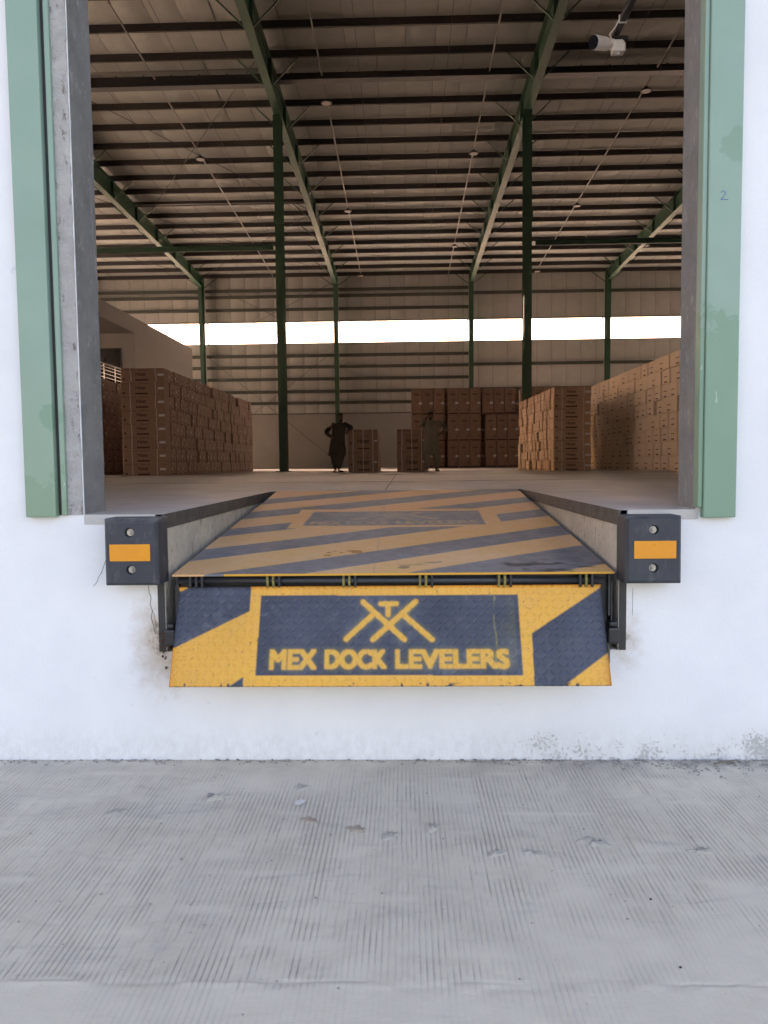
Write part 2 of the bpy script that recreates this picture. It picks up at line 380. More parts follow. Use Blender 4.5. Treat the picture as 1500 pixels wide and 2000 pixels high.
# ------------------------------------------------------------------ ground
def build_ground():
    pitch = .0186
    gx = np.arange(-2.35, 2.0, pitch/4)
    xs = np.concatenate([[-3000,-600,-120,-40,-12,-6,-4,-3], gx, [2.4,3.2,5,9,30,90,500,3000]])
    gy = np.unique(np.round(np.concatenate([np.arange(-2.35, -.02, .026), np.arange(-1.62, -1.51, .005)]), 4)); gy = gy[np.concatenate([[True], np.diff(gy) > .002])]
    ys = np.concatenate([[-3000,-500,-120,-40,-14,-7,-4.5,-3.2,-2.6], gy, [-.004, .3, 3, 20, 44, 70, 150, 600, 3000]])
    X, Y = np.meshgrid(xs, ys)
    def vnoise(X, Y, s, seed):
        r_ = np.random.default_rng(seed); G = r_.random((64, 64))
        u, v = X*s, Y*s; i, j = np.floor(u).astype(int), np.floor(v).astype(int); fu, fv = u-i, v-j
        fu, fv = fu*fu*(3-2*fu), fv*fv*(3-2*fv); g = lambda a, b: G[a % 64, b % 64]
        return (g(i,j)*(1-fu)+g(i+1,j)*fu)*(1-fv) + (g(i,j+1)*(1-fu)+g(i+1,j+1)*fu)*fv
    fb = lambda s, sd: vnoise(X,Y,s,sd)*.5 + vnoise(X,Y,s*2.1,sd+1)*.3 + vnoise(X,Y,s*4.3,sd+2)*.2
    dense = (X > -2.36) & (X < 2.0) & (Y > -2.36) & (Y < -.02)
    ph = (X + (vnoise(X*3, Y*.6, 3., 5)-.5)*.005 + (vnoise(X*30, Y*10, 1., 9)-.5)*.0020 + (vnoise(X*60, Y*40, 1., 19)-.5)*.0012) / pitch
    s = np.cos(2*np.pi*ph)
    prof = np.clip((s-.55)/.45, 0, 1)
    dust = np.clip((fb(1.7, 21) - .53)*4.2, 0, .92)                         # drifts of dust fill the grooves
    dust = np.maximum(dust, np.clip((vnoise(X*2.2, Y*9, 2., 33)-.70)*4, 0, 1)*.8)
    smooth_strip = np.clip((-1.545 - Y + (vnoise(X,Y,9.,44)-.5)*.05)/.03, 0, 1)
    dust2 = np.maximum(dust, smooth_strip*(.55+.45*np.clip(vnoise(X,Y*.2,3.,60)*2-.3,0,1)))
    foot = np.clip((Y+.10+ .14*(vnoise(X,Y*0,2.,50)-.5) + .05*np.clip(X,0,2))/.08, 0, 1)
    dust2 = np.maximum(dust2, foot)
    gaps = np.clip((vnoise(X*50, Y*12, 1., 71)*.6+vnoise(X*50, Y*45, 1., 73)*.35+vnoise(X*5, Y*5, 1., 72)*.5-.36)*2.4, .05, 1)             # broken tine marks
    g = prof*(1-dust2)*gaps
    z = -.0029*g
    z += (fb(3.0, 80)-.5)*.006 + (vnoise(X,Y,22.,90)-.5)*.0022
    z += foot*.006*(vnoise(X,Y,30.,95))
    ridge = np.exp(-((Y + 1.565 + (vnoise(X,Y*0,3.,101)-.5)*.02)/.016)**2)
    z += ridge*(.007*np.clip(vnoise(X,Y,12.,102)*2.2-.6,0,1) - .004)*np.clip(1.2-np.abs(X+.6)*.6,.3,1)
    jl = np.exp(-((Y + 1.552 + (vnoise(X,Y*0,2.5,111)-.5)*.004 + (vnoise(X*40,Y*40,1.,113)-.5)*.006)/.0045)**2)*np.clip(vnoise(X,Y*0,5.,112)*2.4-.85, 0, 1)*.7
    z -= jl*.005; g = np.maximum(g, jl*.7)
    z = np.where(dense, z, 0.0); g = np.where(dense, g, 0.0)
    V = np.stack([X, Y, z], -1).reshape(-1, 3)
    ny, nx = X.shape
    a = (np.arange(ny-1)[:,None]*nx + np.arange(nx-1)[None,:]).reshape(-1)
    F = np.stack([a, a+1, a+1+nx, a+nx], -1)
    o = grid_obj('ground', V, F, M_GROUND)
    for nm, arr in (('groove', g), ('dust', np.where(dense, dust2, .4))):
        at = o.data.attributes.new(nm, 'FLOAT', 'POINT'); at.data.foreach_set('value', arr.reshape(-1).astype(np.float32))
    tag(o, 'grey concrete apron with raked drainage grooves in front of the dock', kind='structure')

def grid_obj(name, V, F, mat, parent=None, smooth=True):
    me = bpy.data.meshes.new(name)
    me.vertices.add(len(V)); me.vertices.foreach_set('co', V.astype(np.float32).reshape(-1))
    me.loops.add(F.size); me.loops.foreach_set('vertex_index', F.astype(np.int32).reshape(-1))
    me.polygons.add(len(F)); me.polygons.foreach_set('loop_start', np.arange(0, F.size, 4, dtype=np.int32))
    me.polygons.foreach_set('use_smooth', np.full(len(F), smooth))
    me.materials.append(mat); me.update(calc_edges=True); me.validate()
    return link(name, me, parent)
build_ground()

# ------------------------------------------------------------------ dock floor
def build_floor():
    mb = MB()
    xs = [SX0-.2, OX0, PX0, PX1, OX1, SX1+.2]; ys = [-.004, .25, PLEN, YB+.2]
    def solid(i, j):
        if j == 0: return i in (1, 3)
        if j == 1: return i != 2
        return True
    cells(xs, ys, solid, 'z', 1.155, FL, mb)
    o = mb.build('floor', M_FLOOR); fix_normals(o.data); tag(o, 'smooth dusty concrete warehouse floor', kind='structure')
    j = MB()
    for x in (-.16, -8.5, 8.2): j.box(x-.005, x+.005, PLEN+.03, YB-.05, FL-.01, FL+.0015)
    for y in (6.2, 12.4, 18.0, 26.0, 34.0): j.box(SX0+.1, SX1-.1, y-.005, y+.005, FL-.01, FL+.0022)
    j.build('control_joint', M_SEAL, o)
    # soil and substrate under the slab
    s = MB(); s.box(SX0-.2, PX0-.16, .26, YB, -.2, 1.15); s.box(PX1+.16, SX1+.2, .26, YB, -.2, 1.15); s.box(PX0-.155, PX1+.155, PLEN+.16, YB, -.2, 1.145)
    tag(s.build('ground_fill', M_PITWALL), 'compacted fill under the raised floor', kind='structure')
build_floor()

# ------------------------------------------------------------------ front wall with its trim, jambs and pit
DOORS = []          # centres of the neighbouring dock doors
def build_dock_wall():
    xs = [SX0-.25]; holes = []
    allc = sorted(DOORS + [-.076])
    for c in allc:
        a, b = (OX0, OX1) if abs(c+.076) < .01 else (c-1.45, c+1.45)
        if abs(c+.076) < .01: xs += [a, PX0, PX1, b]
        else: xs += [a, b]
        holes.append((a, b))
    xs += [SX1+.25]
    zs = [-.4, PBOT, 1.154, OTOP, zr(0)+.1]
    def solid(i, j):
        mid = (xs[i]+xs[i+1])/2
        inhole = any(a < mid < b for a, b in holes)
        if j == 2 and inhole: return False
        if j == 1 and PX0 < mid < PX1: return False
        return True
    mb = cells(xs, zs, solid, 'y', 0, .25, MB())
    wall = mb.build('dock_wall', M_WALL); fix_normals(wall.data)
    tag(wall, 'white lime washed dock wall around the loading bay opening', 'wall')
    # green trims
    t1 = MB(); t1.box(-1.79, -1.645, -.042, -.001, 1.193, 5.0)
    a = t1.build('door_trim', M_TRIM, wall, bevel=.006, seg=2)
    t1b = MB(); t1b.box(-1.626, -1.602, -.024, -.002, 1.2, 5.0); t1b.build('trim_return', M_TRIM, a, bevel=.003)
    t1c = MB(); t1c.box(-1.6445, -1.6265, -.008, -.001, 1.2, 5.0); t1c.build('shadow_groove', M_BLACK, a)
    t2 = MB(); t2.box(1.384, 1.533, -.042, -.001, 1.163, 5.0)
    b = t2.build('door_trim', M_TRIM, wall, bevel=.006, seg=2)
    t2b = MB(); t2b.box(1.3625, 1.3835, -.030, .03, 1.21, 5.0); t2b.build('trim_return', M_TRIM, b, bevel=.003)
    # handwritten 2 on the right trim
    d = MB(); pts = [(-.018,.018),(-.010,.026),(.002,.026),(.008,.017),(.003,.004),(-.008,-.010),(-.018,-.021),(-.006,-.019),(.010,-.021),(.024,-.020)]
    ribbon(d, [(1.452+x, 2.638+z) for x, z in pts], .0035, -.0428); d.v = [(1.452+(x-1.452)*.8, y, 2.614+(z-2.638)*.8) for x, y, z in d.v]; d.build('handwritten_two', M_BLUEINK, b)
    # jambs: rough concrete reveal on the left, dark slurry faces inside
    j = MB(); j.box(-1.6015, OX0-.004, -.006, .249, 1.2, OTOP); ob = j.build('jamb', M_JAMB, wall); rough_up(ob, .006, 26)
    j = MB(); j.box(OX0-.003, OX0+.001, .004, .252, 1.201, OTOP); j.build('jamb_facing', M_JAMBDARK, wall)
    j = MB(); j.box(OX1-.001, OX1+.004, .031, .252, 1.201, OTOP); j.build('jamb_facing', M_JAMBDARK, wall)
    # steel angles round the pit mouth
    f = MB()
    f.box(PX0-.034, PX0-.001, -.004, -.0006, PBOT, FL-.001); f.build('pit_angle', M_BLACK, wall)
    f = MB(); f.box(PX1+.001, PX1+.034, -.004, -.0006, PBOT+.0, FL-.001); f.build('pit_angle', M_BLACK, wall)
    for sx, x0, x1 in ((1, PX0-.004, PX0+.006), (-1, PX1-.006, PX1+.004)):
        f = MB(); f.box(x0, x1, -.003, PLEN-.01, 1.128, FL-.0015); o = f.build('pit_angle', M_ANGLE, wall)
    f = MB(); f.box(PX0+.007, PX1-.007, PLEN-.012, PLEN-.001, 1.1, FL-.002); f.build('pit_angle', M_ANGLE, wall)
    p = MB(); p.box(PX0-.15, PX0-.002, .252, PLEN+.15, .4, 1.15); p.build('pit_wall', M_PITWALL, wall)
    p = MB(); p.box(PX1+.002, PX1+.15, .252, PLEN+.15, .4, 1.15); p.build('pit_wall', M_PITWALL, wall)
    p = MB(); p.box(PX0-.001, PX1+.001, PLEN, PLEN+.14, .4, 1.15); p.build('pit_wall', M_PITWALL, wall)
    p = MB(); p.box(PX0-.001, PX1+.001, .252, PLEN, .3, PBOT-.01); p.build('pit_floor', M_PITWALL, wall)
    # reveal of the wall thickness inside the pit shows raw concrete
    p = MB(); p.box(PX0-.0005, PX0+.003, -.0015, .251, PBOT, 1.127); p.build('pit_wall', M_PITWALL, wall)
    p = MB(); p.box(PX1-.003, PX1+.0005, -.0015, .251, PBOT, 1.127); p.build('pit_wall', M_PITWALL, wall)
    # hairline cracks
    for pts, wd in (([(-1.229,.872),(-1.224,.82),(-1.218,.80),(-1.222,.765),(-1.213,.735),(-1.219,.70),(-1.208,.66),(-1.201,.622)], .0028),
                    ([(-1.213,.735),(-1.204,.72),(-1.199,.68),(-1.196,.64)], .0018),
                    ([(-1.372,1.03),(-1.40,1.015),(-1.425,.99),(-1.44,.955),(-1.455,.92),(-1.47,.90),(-1.478,.875),(-1.495,.855)], .0024),
                    ([(1.075,.83),(1.078,.76),(1.075,.70)], .0015)):
        c = MB(); q = [(x+random.uniform(-.002,.002), z) for x, z in pts]; ribbon(c, q, wd, -.0012); c.build('crack', M_SEAL, wall)
    # rusted flakes at the lower left corner of the pit mouth
    c = MB()
    for k in range(46):
        x = random.gauss(-1.163, .009); z = random.gauss(.565, .04); s = random.uniform(.003, .010)
        pts = [(x+s*random.uniform(.5,1)*math.cos(t), -.003-random.uniform(0,.004), z+s*random.uniform(.5,1.2)*math.sin(t)) for t in [k2*math.pi/3 for k2 in range(6)]]
        c.add(pts, [(5,4,3,2,1,0)])
    c.build('rust_flakes', M_RUST, wall)['kind'] = 'stuff'
    return wall
def ribbon(mb, pts, wd, y):
    for k in range(len(pts)-1):
        (x0,z0),(x1,z1) = pts[k], pts[k+1]; dx, dz = x1-x0, z1-z0; L = math.hypot(dx,dz) or 1; nx, nz = -dz/L*wd/2, dx/L*wd/2
        yy = y - .00005*(k % 2)
        mb.add([(x0+nx,yy,z0+nz),(x1+nx,yy,z1+nz),(x1-nx,yy,z1-nz),(x0-nx,yy,z0-nz)], [(0,1,2,3)])
def rough_up(o, amp, cuts):
    bm = bmesh.new(); bm.from_mesh(o.data)
    es = [e for e in bm.edges if abs(e.verts[0].co.z - e.verts[1].co.z) > 1]
    bmesh.ops.subdivide_edges(bm, edges=es, cuts=cuts*4, use_grid_fill=True)
    r_ = random.Random(3)
    for v in bm.verts:
        if v.co.y < .1: v.co.x += r_.uniform(-amp, amp)*.3; v.co.y += r_.uniform(-amp, amp)*.45
    bm.to_mesh(o.data); bm.free()
WALL = build_dock_wall()

# ------------------------------------------------------------------ text helpers
def text_curve(txt, offset=0.0, spacing=1.0):
    cu = bpy.data.curves.new('lettering', 'FONT'); cu.body = txt; cu.offset = offset; cu.space_character = spacing; cu.fill_mode = 'FRONT'; cu.resolution_u = 4
    o = bpy.data.objects.new('lettering', cu); COL.objects.link(o)
    dg = bpy.context.evaluated_depsgraph_get(); dg.update()
    me = bpy.data.meshes.new_from_object(o.evaluated_get(dg))
    bpy.data.objects.remove(o); bpy.data.curves.remove(cu)
    return me
def text_tris(txt, offset, box):
    """triangles (n,3,2) of a text fitted into box (u0,u1,v0,v1)"""
    me = text_curve(txt, offset); me.calc_loop_triangles()
    P = np.array([v.co[:2] for v in me.vertices]); T = np.array([t.vertices[:] for t in me.loop_triangles])
    a, b = P.min(0), P.max(0)
    P = (P-a)/(b-a); P = np.stack([box[0]+P[:,0]*(box[1]-box[0]), box[2]+P[:,1]*(box[3]-box[2])], -1)
    bpy.data.meshes.remove(me); return P[T]
def raster(tris, us, vs_):
    mask = np.zeros((len(vs_), len(us)), bool)
    for t in tris:
        i0, i1 = np.searchsorted(us, [t[:,0].min(), t[:,0].max()]); j0, j1 = np.searchsorted(vs_, [t[:,1].min(), t[:,1].max()])
        if i1 <= i0 or j1 <= j0: continue
        U, V = np.meshgrid(us[i0:i1], vs_[j0:j1])
        c = [ (t[(k+1)%3,0]-t[k,0])*(V-t[k,1]) - (t[(k+1)%3,1]-t[k,1])*(U-t[k,0]) for k in range(3)]
        mask[j0:j1, i0:i1] |= ((c[0]>=0)&(c[1]>=0)&(c[2]>=0)) | ((c[0]<=0)&(c[1]<=0)&(c[2]<=0))
    return mask
def inpoly(U, V, poly):
    r_ = np.zeros(U.shape, bool); n = len(poly)
    for k in range(n):
        (x0,y0),(x1,y1) = poly[k], poly[(k+1) % n]
        if y0 == y1: continue
        c = ((y0 > V) != (y1 > V)) & (U < (x1-x0)*(V-y0)/(y1-y0)+x0); r_ ^= c
    return r_
def segdist(U, V, p, q):
    d = np.array(q)-np.array(p); t = np.clip(((U-p[0])*d[0]+(V-p[1])*d[1])/(d@d), 0, 1)
    return np.hypot(U-p[0]-t*d[0], V-p[1]-t*d[1])
def blur(a, k):
    a = a.astype(float)
    for ax in (0, 1):
        c = np.cumsum(np.concatenate([np.repeat(a.take([0],ax), k+1, ax), a, np.repeat(a.take([-1],ax), k, ax)], ax), ax)
        n = a.shape[ax]; a = (c.take(range(2*k+1, 2*k+1+n), ax) - c.take(range(0, n), ax))/(2*k+1)
    return a
def vn(U, V, s, seed):
    G = np.random.default_rng(seed).random((128,128)); u, v = U*s+500, V*s+500; i, j = np.floor(u).astype(int), np.floor(v).astype(int)
    fu, fv = u-i, v-j; fu, fv = fu*fu*(3-2*fu), fv*fv*(3-2*fv); g = lambda a, b: G[a % 128, b % 128]
    return (g(i,j)*(1-fu)+g(i+1,j)*fu)*(1-fv)+(g(i,j+1)*(1-fu)+g(i+1,j+1)*fu)*fv
def lozenges(U, V, p, la, lb, H):
    i, j = np.round(U/p), np.round(V/p); du, dv = U-i*p, V-j*p
    sg = np.where((i+j) % 2 == 0, 1., -1.); c = math.sqrt(.5)
    a = (du*sg+dv)*c; b = (dv-du*sg)*c
    return H*np.sqrt(np.clip(1-(a/la)**2-(b/lb)**2, 0, 1))

YEL = np.array([.76,.37,.040]); NAVY = np.array([.044,.050,.074])
def plate_grid(name, u0, u1, L, res, colour, height, parent, thick):
    us = np.arange(u0, u1+res/2, res); vs_ = np.arange(0, L+res/2, res); U, V = np.meshgrid(us, vs_)
    C = colour(us, vs_, U, V); H = height(U, V)
    P = np.stack([U, V, H], -1).reshape(-1, 3); ny, nx = U.shape
    a = (np.arange(ny-1)[:,None]*nx + np.arange(nx-1)[None,:]).reshape(-1); F = np.stack([a, a+1, a+1+nx, a+nx], -1)
    n0 = len(P)
    # folded-down rim so the plate has its thickness
    rim = np.concatenate([np.arange(nx), np.arange(1,ny)*nx+nx-1, (ny-1)*nx+np.arange(nx-2,-1,-1), np.arange(ny-2,0,-1)*nx])
    RP = P[rim].copy(); RP[:,2] = -thick
    k = np.arange(len(rim)); kn = (k+1) % len(rim)
    F2 = np.stack([rim[kn], rim[k], n0+k, n0+kn], -1)
    CA = np.concatenate([C.reshape(-1,3), C.reshape(-1,3)[rim]*.8])
    o = grid_obj(name, np.concatenate([P, RP]), np.concatenate([F, F2]), M_PLATE, parent)
    me = o.data; sm = np.ones(len(me.polygons), bool); sm[-len(F2):] = False; me.polygons.foreach_set('use_smooth', sm)
    at = me.attributes.new('paint', 'FLOAT_COLOR', 'POINT')
    at.data.foreach_set('color', np.concatenate([CA, np.ones((len(CA),1))], 1).astype(np.float32).reshape(-1))
    return o

def emblem(U, V, f, wd):
    S = [((-.195,.074),(-.003,.252)),((.052,.073),(-.148,.252)),((-.142,.129),(-.271,.249)),((-.009,.134),(.124,.253)),((-.112,.083),(-.040,.083)),((-.078,.083),(-.078,.135))]
    d = np.full(U.shape, 9.)
    for p, q in S: d = np.minimum(d, segdist(U, V, f(p), f(q)))
    return d < wd

# ------------------------------------------------------------------ dock leveler
def build_leveler():
    lv = empty('dock_leveler', (-.075, 0, PBOT), 'yellow and navy striped steel dock leveler sloping down out of the bay', 'dock leveler')
    lv_inv = Vector((-.075, 0, PBOT))
    # --- deck
    p0, p1 = Vector((0,-.05,.915)), Vector((0,2.905,1.199)); L = (p1-p0).length; ang = math.atan2(p1.z-p0.z, p1.y-p0.y)
    def deck_col(us, vs_, U, V):
        s = V - .62*U - .012*np.sin(U*2)
        # dark stripes as (lower, upper) values of v - .62 u
        nav = np.zeros(U.shape, bool)
        for lo, hi in ((-.45,-.0),(.31,.60),(.97,1.26),(1.62,1.88),(2.235,2.545),(2.905,3.2),(-1.2,-.75)):
            nav |= (s > lo) & (s < hi)
        outer = inpoly(U, V, [(-.745,1.955),(.640,1.925),(.625,1.222),(-.735,1.192)])
        inner = inpoly(U, V, [(-.640,1.835),(.526,1.833),(.522,1.275),(-.650,1.28)])
        nav = (nav & ~outer) | inner
        # the deck's stencil repeats the lip's, larger
        tx = np.zeros(U.shape, bool)
        for wd_, (a, b) in (('MEX',(-.605,-.405)),('DOCK',(-.365,-.085)),('LEVELERS',(-.045,.478))):
            tx |= raster(text_tris(wd_, 0, (a, b, 1.315, 1.435)), us, vs_)
        tx = blur(tx, 1) > .15
        f = lambda p: (p[0]*1.34+.035, 1.765-(p[1]-.074)*1.42)
        tx |= emblem(U, V, f, .028)
        m_ = blur(tx, 1)*.9*np.clip(.6+vn(U,V,6,4),0,1)
        e = blur(nav, 1)[...,None]
        C = YEL*(1-e) + NAVY*e
        C = C*(1-m_[...,None]) + YEL*m_[...,None]
        # dust trodden over the paint, thicker to the rear; bare oily wear at the front
        du = np.clip(.62 + .18*(vn(U,V,3,11)-.5)*2 + .10*(V/3) + .2*(vn(U,V,14,12)-.5), 0, .85)[...,None]
        tone = np.where(e > .5, np.array([.30,.285,.285]), np.array([.80,.49,.29]))
        C = C*(1-du) + tone*du
        oil = np.clip((vn(U*1.0,V*2.5,7,15)+.45*vn(U,V,28,16)-.92)*5, 0, 1)*np.clip((.34-V-.10*(U<0.1))/.16, 0, 1)*(U > -.1)
        C = C*(1-oil[...,None]*.8) + np.array([.018,.018,.02])*oil[...,None]*.8
        mk_ = np.clip((vn(U,V,30,18)-.62)*8,0,1)*(np.hypot((U+.36)/.14,(V-.47)/.09) < 1)
        C = C*(1-mk_[...,None]) + np.array([.45,.17,.02])*mk_[...,None]
        seam = np.exp(-((U+.145)/.004)**2)[...,None]*.35
        C = C*(1-seam) + np.array([.30,.27,.25])*seam
        fe = np.exp(-(V/.008)**2)*(U>-.85); C = C*(1-fe[...,None])+YEL*fe[...,None]
        return C
    D = empty('deck', p0 - lv_inv); D.parent = lv; D.rotation_euler = (ang, 0, 0)
    bpy.data.objects.remove(D)
    deck = plate_grid('deck', -1.098, .975, L, .0052, deck_col, lambda U, V: lozenges(U, V, .034, .0155, .0062, .0010), lv, .009)
    deck.location = p0 - lv_inv; deck.rotation_euler = (ang, 0, 0)
    # --- lip
    q0, q1 = Vector((0,-.03,.8495)), Vector((0,-.23,.43)); LL = (q1-q0).length
    def lip_col(us, vs_, U, V):
        nav = inpoly(U, V, [(-1.012,-.01),(-.726,-.01),(-.728,.116),(-1.09,.300),(-1.09,.022),(-1.055,.016)])
        nav |= inpoly(U, V, [(-.677,.041),(.528,.043),(.529,.417),(-.680,.414)])
        nav |= inpoly(U, V, [(.905,.018),(.95,-.02),(.95,.300),(.922,.314),(.700,.470),(.576,.470),(.582,.226)])
        nav |= inpoly(U, V, [(-.735,.420),(-.732,.48),(-.83,.48),(-.797,.463)])
        tx = np.zeros(U.shape, bool)
        for wd_, (a, b) in (('MEX',(-.619,-.405)),('DOCK',(-.366,-.084)),('LEVELERS',(-.045,.472))):
            t = text_tris(wd_, 0, (a+.004, b-.004, .04, .96)); t[...,1] = .386 - t[...,1]*.088
            tx |= raster(t, us, vs_)
        tx = blur(tx, 2) > .02
        em = emblem(U, V, lambda p: p, .0125)
        mark = tx | em
        m_ = np.clip(blur(blur(mark, 1), 1)*1.08, 0, 1)
        halo = np.clip(blur(blur(mark, 6), 5)*1.25, 0, 1)*np.clip(.25+.9*vn(U,V,18,21), 0, 1)*.36
        inside = inpoly(U, V, [(-.672,.046),(.523,.048),(.524,.412),(-.674,.409)])
        panel = inside*np.clip((U-.26)/.05,0,1)*np.clip((.512-U)/.006,0,1)*np.clip((V-.055)/.008,0,1)*np.clip((.395-V)/.02,0,1)*.13*np.clip(vn(U,V,9,25)*1.7-.2,0,1)
        vein = inside*np.exp(-((U-.415-.004*np.sin(V*30))/.004)**2)*.45*np.clip(vn(U,V,40,26)*2-.4,0,1)
        e = blur(nav, 1)[...,None]
        Y2 = YEL*(1+.16*(vn(U,V,5,31)[...,None]-.5)) + np.array([.0,.02,-.01])*np.clip(vn(U,V,4,32)-.5,0,1)[...,None]
        N2 = NAVY*(1+.5*(vn(U,V,6,33)[...,None]-.5)) + np.array([.05,.052,.055])*np.clip((vn(U,V,8,34)*.6+vn(U,V,45,35)*.5-.62)*2.2,0,1)[...,None]
        C = Y2*(1-e) + N2*e
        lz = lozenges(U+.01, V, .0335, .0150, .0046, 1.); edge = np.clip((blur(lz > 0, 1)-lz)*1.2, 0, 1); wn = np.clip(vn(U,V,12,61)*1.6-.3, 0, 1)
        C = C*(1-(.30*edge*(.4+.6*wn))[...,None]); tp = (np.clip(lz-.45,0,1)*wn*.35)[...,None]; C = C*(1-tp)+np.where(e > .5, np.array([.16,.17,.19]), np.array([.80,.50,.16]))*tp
        hz = np.clip(halo+panel+vein, 0, 1)[...,None]
        C = C*(1-hz) + np.array([.42,.36,.05])*hz
        C = C*(1-m_[...,None]) + (YEL*np.array([.95,1.0,1.1]))*m_[...,None]
        # chipped paint along the lower edge, small scratches
        ch = np.clip((vn(U,V,60,41)+.6*vn(U,V*.2,9,42)-1.12)*9, 0, 1)*np.clip((V-.445)/.012, 0, 1)
        C = C*(1-ch[...,None]) + np.array([.06,.035,.03])*ch[...,None]
        sp = np.clip((vn(U*1.2,V,110,43)*.8+vn(U,V,300,44)*.3-.92)*20, 0, 1)
        C = C*(1-sp[...,None]*.7) + np.array([.12,.08,.06])*sp[...,None]*.7
        return C
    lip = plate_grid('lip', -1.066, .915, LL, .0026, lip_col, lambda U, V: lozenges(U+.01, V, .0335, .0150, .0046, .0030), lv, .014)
    v_ax = (q1-q0).normalized(); n_ax = Vector((1,0,0)).cross(v_ax)       # local z of the plate: outwards
    lip.matrix_local = Matrix(((1,0,0,q0.x-lv_inv.x),(0,v_ax.y,n_ax.y,q0.y-lv_inv.y),(0,v_ax.z,n_ax.z,q0.z-lv_inv.z),(0,0,0,1)))
    deck.location.x += 0; 
    off = -lv_inv
    def part(mb, name, mat, **k):
        o = mb.build(name, mat, lv, **k); o.location = off; return o
    # hinge: tube and lugs
    t = MB()
    kx = [-.987,-.62,-.26,.101,.47,.849]
    t.tube((-1.075,-.022,.882), (.935,-.022,.872), .0165, 14); part(t, 'hinge_tube', M_BLACK, smooth=True)
    for i, x in enumerate(kx):
        for dx in (-.028, 0, .028):
            b = MB(); z = .8765-.005*(x)
            b.box(x+dx-.006, x+dx+.006, -.046, .012, z-.03, z+.036)
            part(b, 'hinge_lug', M_YELLOWED if (0 < i < 5 and dx < .02) or (i == 5 and dx == 0) else M_BLACK, bevel=.004)
    h = MB(); h.box(-1.09, .965, .03, .05, .60, .905); part(h, 'header_plate', M_BLACK)
    for x0, x1 in ((-1.094, -1.082), (.962, .972)):      # side skirts
        s = MB(); s.add([(x0,.0,.70),(x1,.0,.70),(x1,.0,.908),(x0,.0,.908),(x0,2.7,1.05),(x1,2.7,1.05),(x1,2.7,1.165),(x0,2.7,1.165)],
                        [(3,2,1,0),(4,5,6,7),(0,1,5,4),(1,2,6,5),(2,3,7,6),(3,0,4,7)]); part(s, 'side_skirt', M_BLACK)
    for x0, x1 in ((-1.144, -1.094), (.952, 1.004)):     # lip keepers
        k = MB(); k.box(x0, x1, -.050, .028, .575, .650); k.box(x0+.008, x1-.008, -.035, .02, .652, .675); part(k, 'lip_keeper', M_BLACK, bevel=.008, seg=2)
    s = MB(); s.box(PX1-.06, PX1-.045, -.02, .03, .475, .60); part(s, 'drip_bracket', M_ANGLE)
    s = MB(); s.box(-1.10, -1.094, .0, .06, PBOT+.01, .86); part(s, 'corner_post', M_BLACK)
    s = MB(); s.box(.975,.981,.0,.06,PBOT+.01,.86); part(s, 'corner_post', M_BLACK)
    return lv
LEV = build_leveler()

# ------------------------------------------------------------------ dock bumpers
def build_bumper(name, x0, x1, z0, z1, bolts, refl, label):
    t = empty(name, ((x0+x1)/2, -.001, z0), label, 'dock bumper', 'rubber dock bumpers')
    y0, yf, ch = -.002, -.152, .014
    mb = MB(); a = .030; cx = bolts[0][0]
    xs = [x0+ch, cx-a, cx+a, x1-ch]; zs = [z0+ch, bolts[1][1]-a, bolts[1][1]+a, bolts[0][1]-a, bolts[0][1]+a, z1-ch]
    for i in range(3):
        for j in range(5):
            if i == 1 and j in (1, 3): continue
            mb.add([(xs[i],yf,zs[j]),(xs[i+1],yf,zs[j]),(xs[i+1],yf,zs[j+1]),(xs[i],yf,zs[j+1])], [(0,1,2,3)])
    n = 16
    for bx, bz in bolts:                                    # counterbored bolt holes
        sq, ci, bo = [], [], []
        for k in range(n):
            th = 2*math.pi*k/n + math.pi/4; c, s_ = math.cos(th), math.sin(th); m_ = max(abs(c), abs(s_))
            sq.append((cx + c/m_*a, yf, bz + s_/m_*a)); ci.append((bx + c*.021, yf, bz + s_*.021)); bo.append((bx + c*.019, yf+.022, bz + s_*.019))
        mb.add(sq+ci+bo, [f for k in range(n) for f in ((k,(k+1)%n,n+(k+1)%n,n+k),(n+k,n+(k+1)%n,2*n+(k+1)%n,2*n+k))] + [tuple(2*n+k for k in range(n))])
    f = [(x0+ch,yf,z0+ch),(x1-ch,yf,z0+ch),(x1-ch,yf,z1-ch),(x0+ch,yf,z1-ch)]
    g = [(x0,yf+ch,z0),(x1,yf+ch,z0),(x1,yf+ch*1.5,z1),(x0,yf+ch*1.5,z1)]
    h = [(x0,y0,z0),(x1,y0,z0),(x1,y0,z1),(x0,y0,z1)]
    mb.add(f+g+h, [q for k in range(4) for q in ((4+k,4+(k+1)%4,(k+1)%4,k),(8+k,8+(k+1)%4,4+(k+1)%4,4+k))] + [(8,9,10,11)])
    o = mb.build('rubber_block', M_RUBBER, t); fix_normals(o.data); bevel_mesh(o.data, .004, 2); o.location = -Vector(t.location)
    for bx, bz in bolts:
        w_ = MB(); w_.tube((bx,yf+.0215,bz), (bx,yf+.016,bz), .0165, 18); wo = w_.build('washer', M_ZINC, t); wo.location = -Vector(t.location)
        b = MB(); b.tube((bx,yf+.0158,bz), (bx,yf+.006,bz), .0115, 6); b.tube((bx,yf+.0059,bz), (bx,yf-.001,bz), .006, 10); b.build('nut', M_ZINC, wo)
    r_ = MB(); r_.box(refl[0], refl[1], yf-.003, yf-.0004, refl[2], refl[3]); ro = r_.build('reflector', M_ORANGE, t, bevel=.001); ro.location = -Vector(t.location)
    return t
build_bumper('dock_bumper', -1.378, -1.128, .880, 1.190, [(-1.258,1.125),(-1.256,.953)], (-1.351,-1.163,.994,1.072), 'black rubber bumper with orange reflector on the wall left of the leveler')
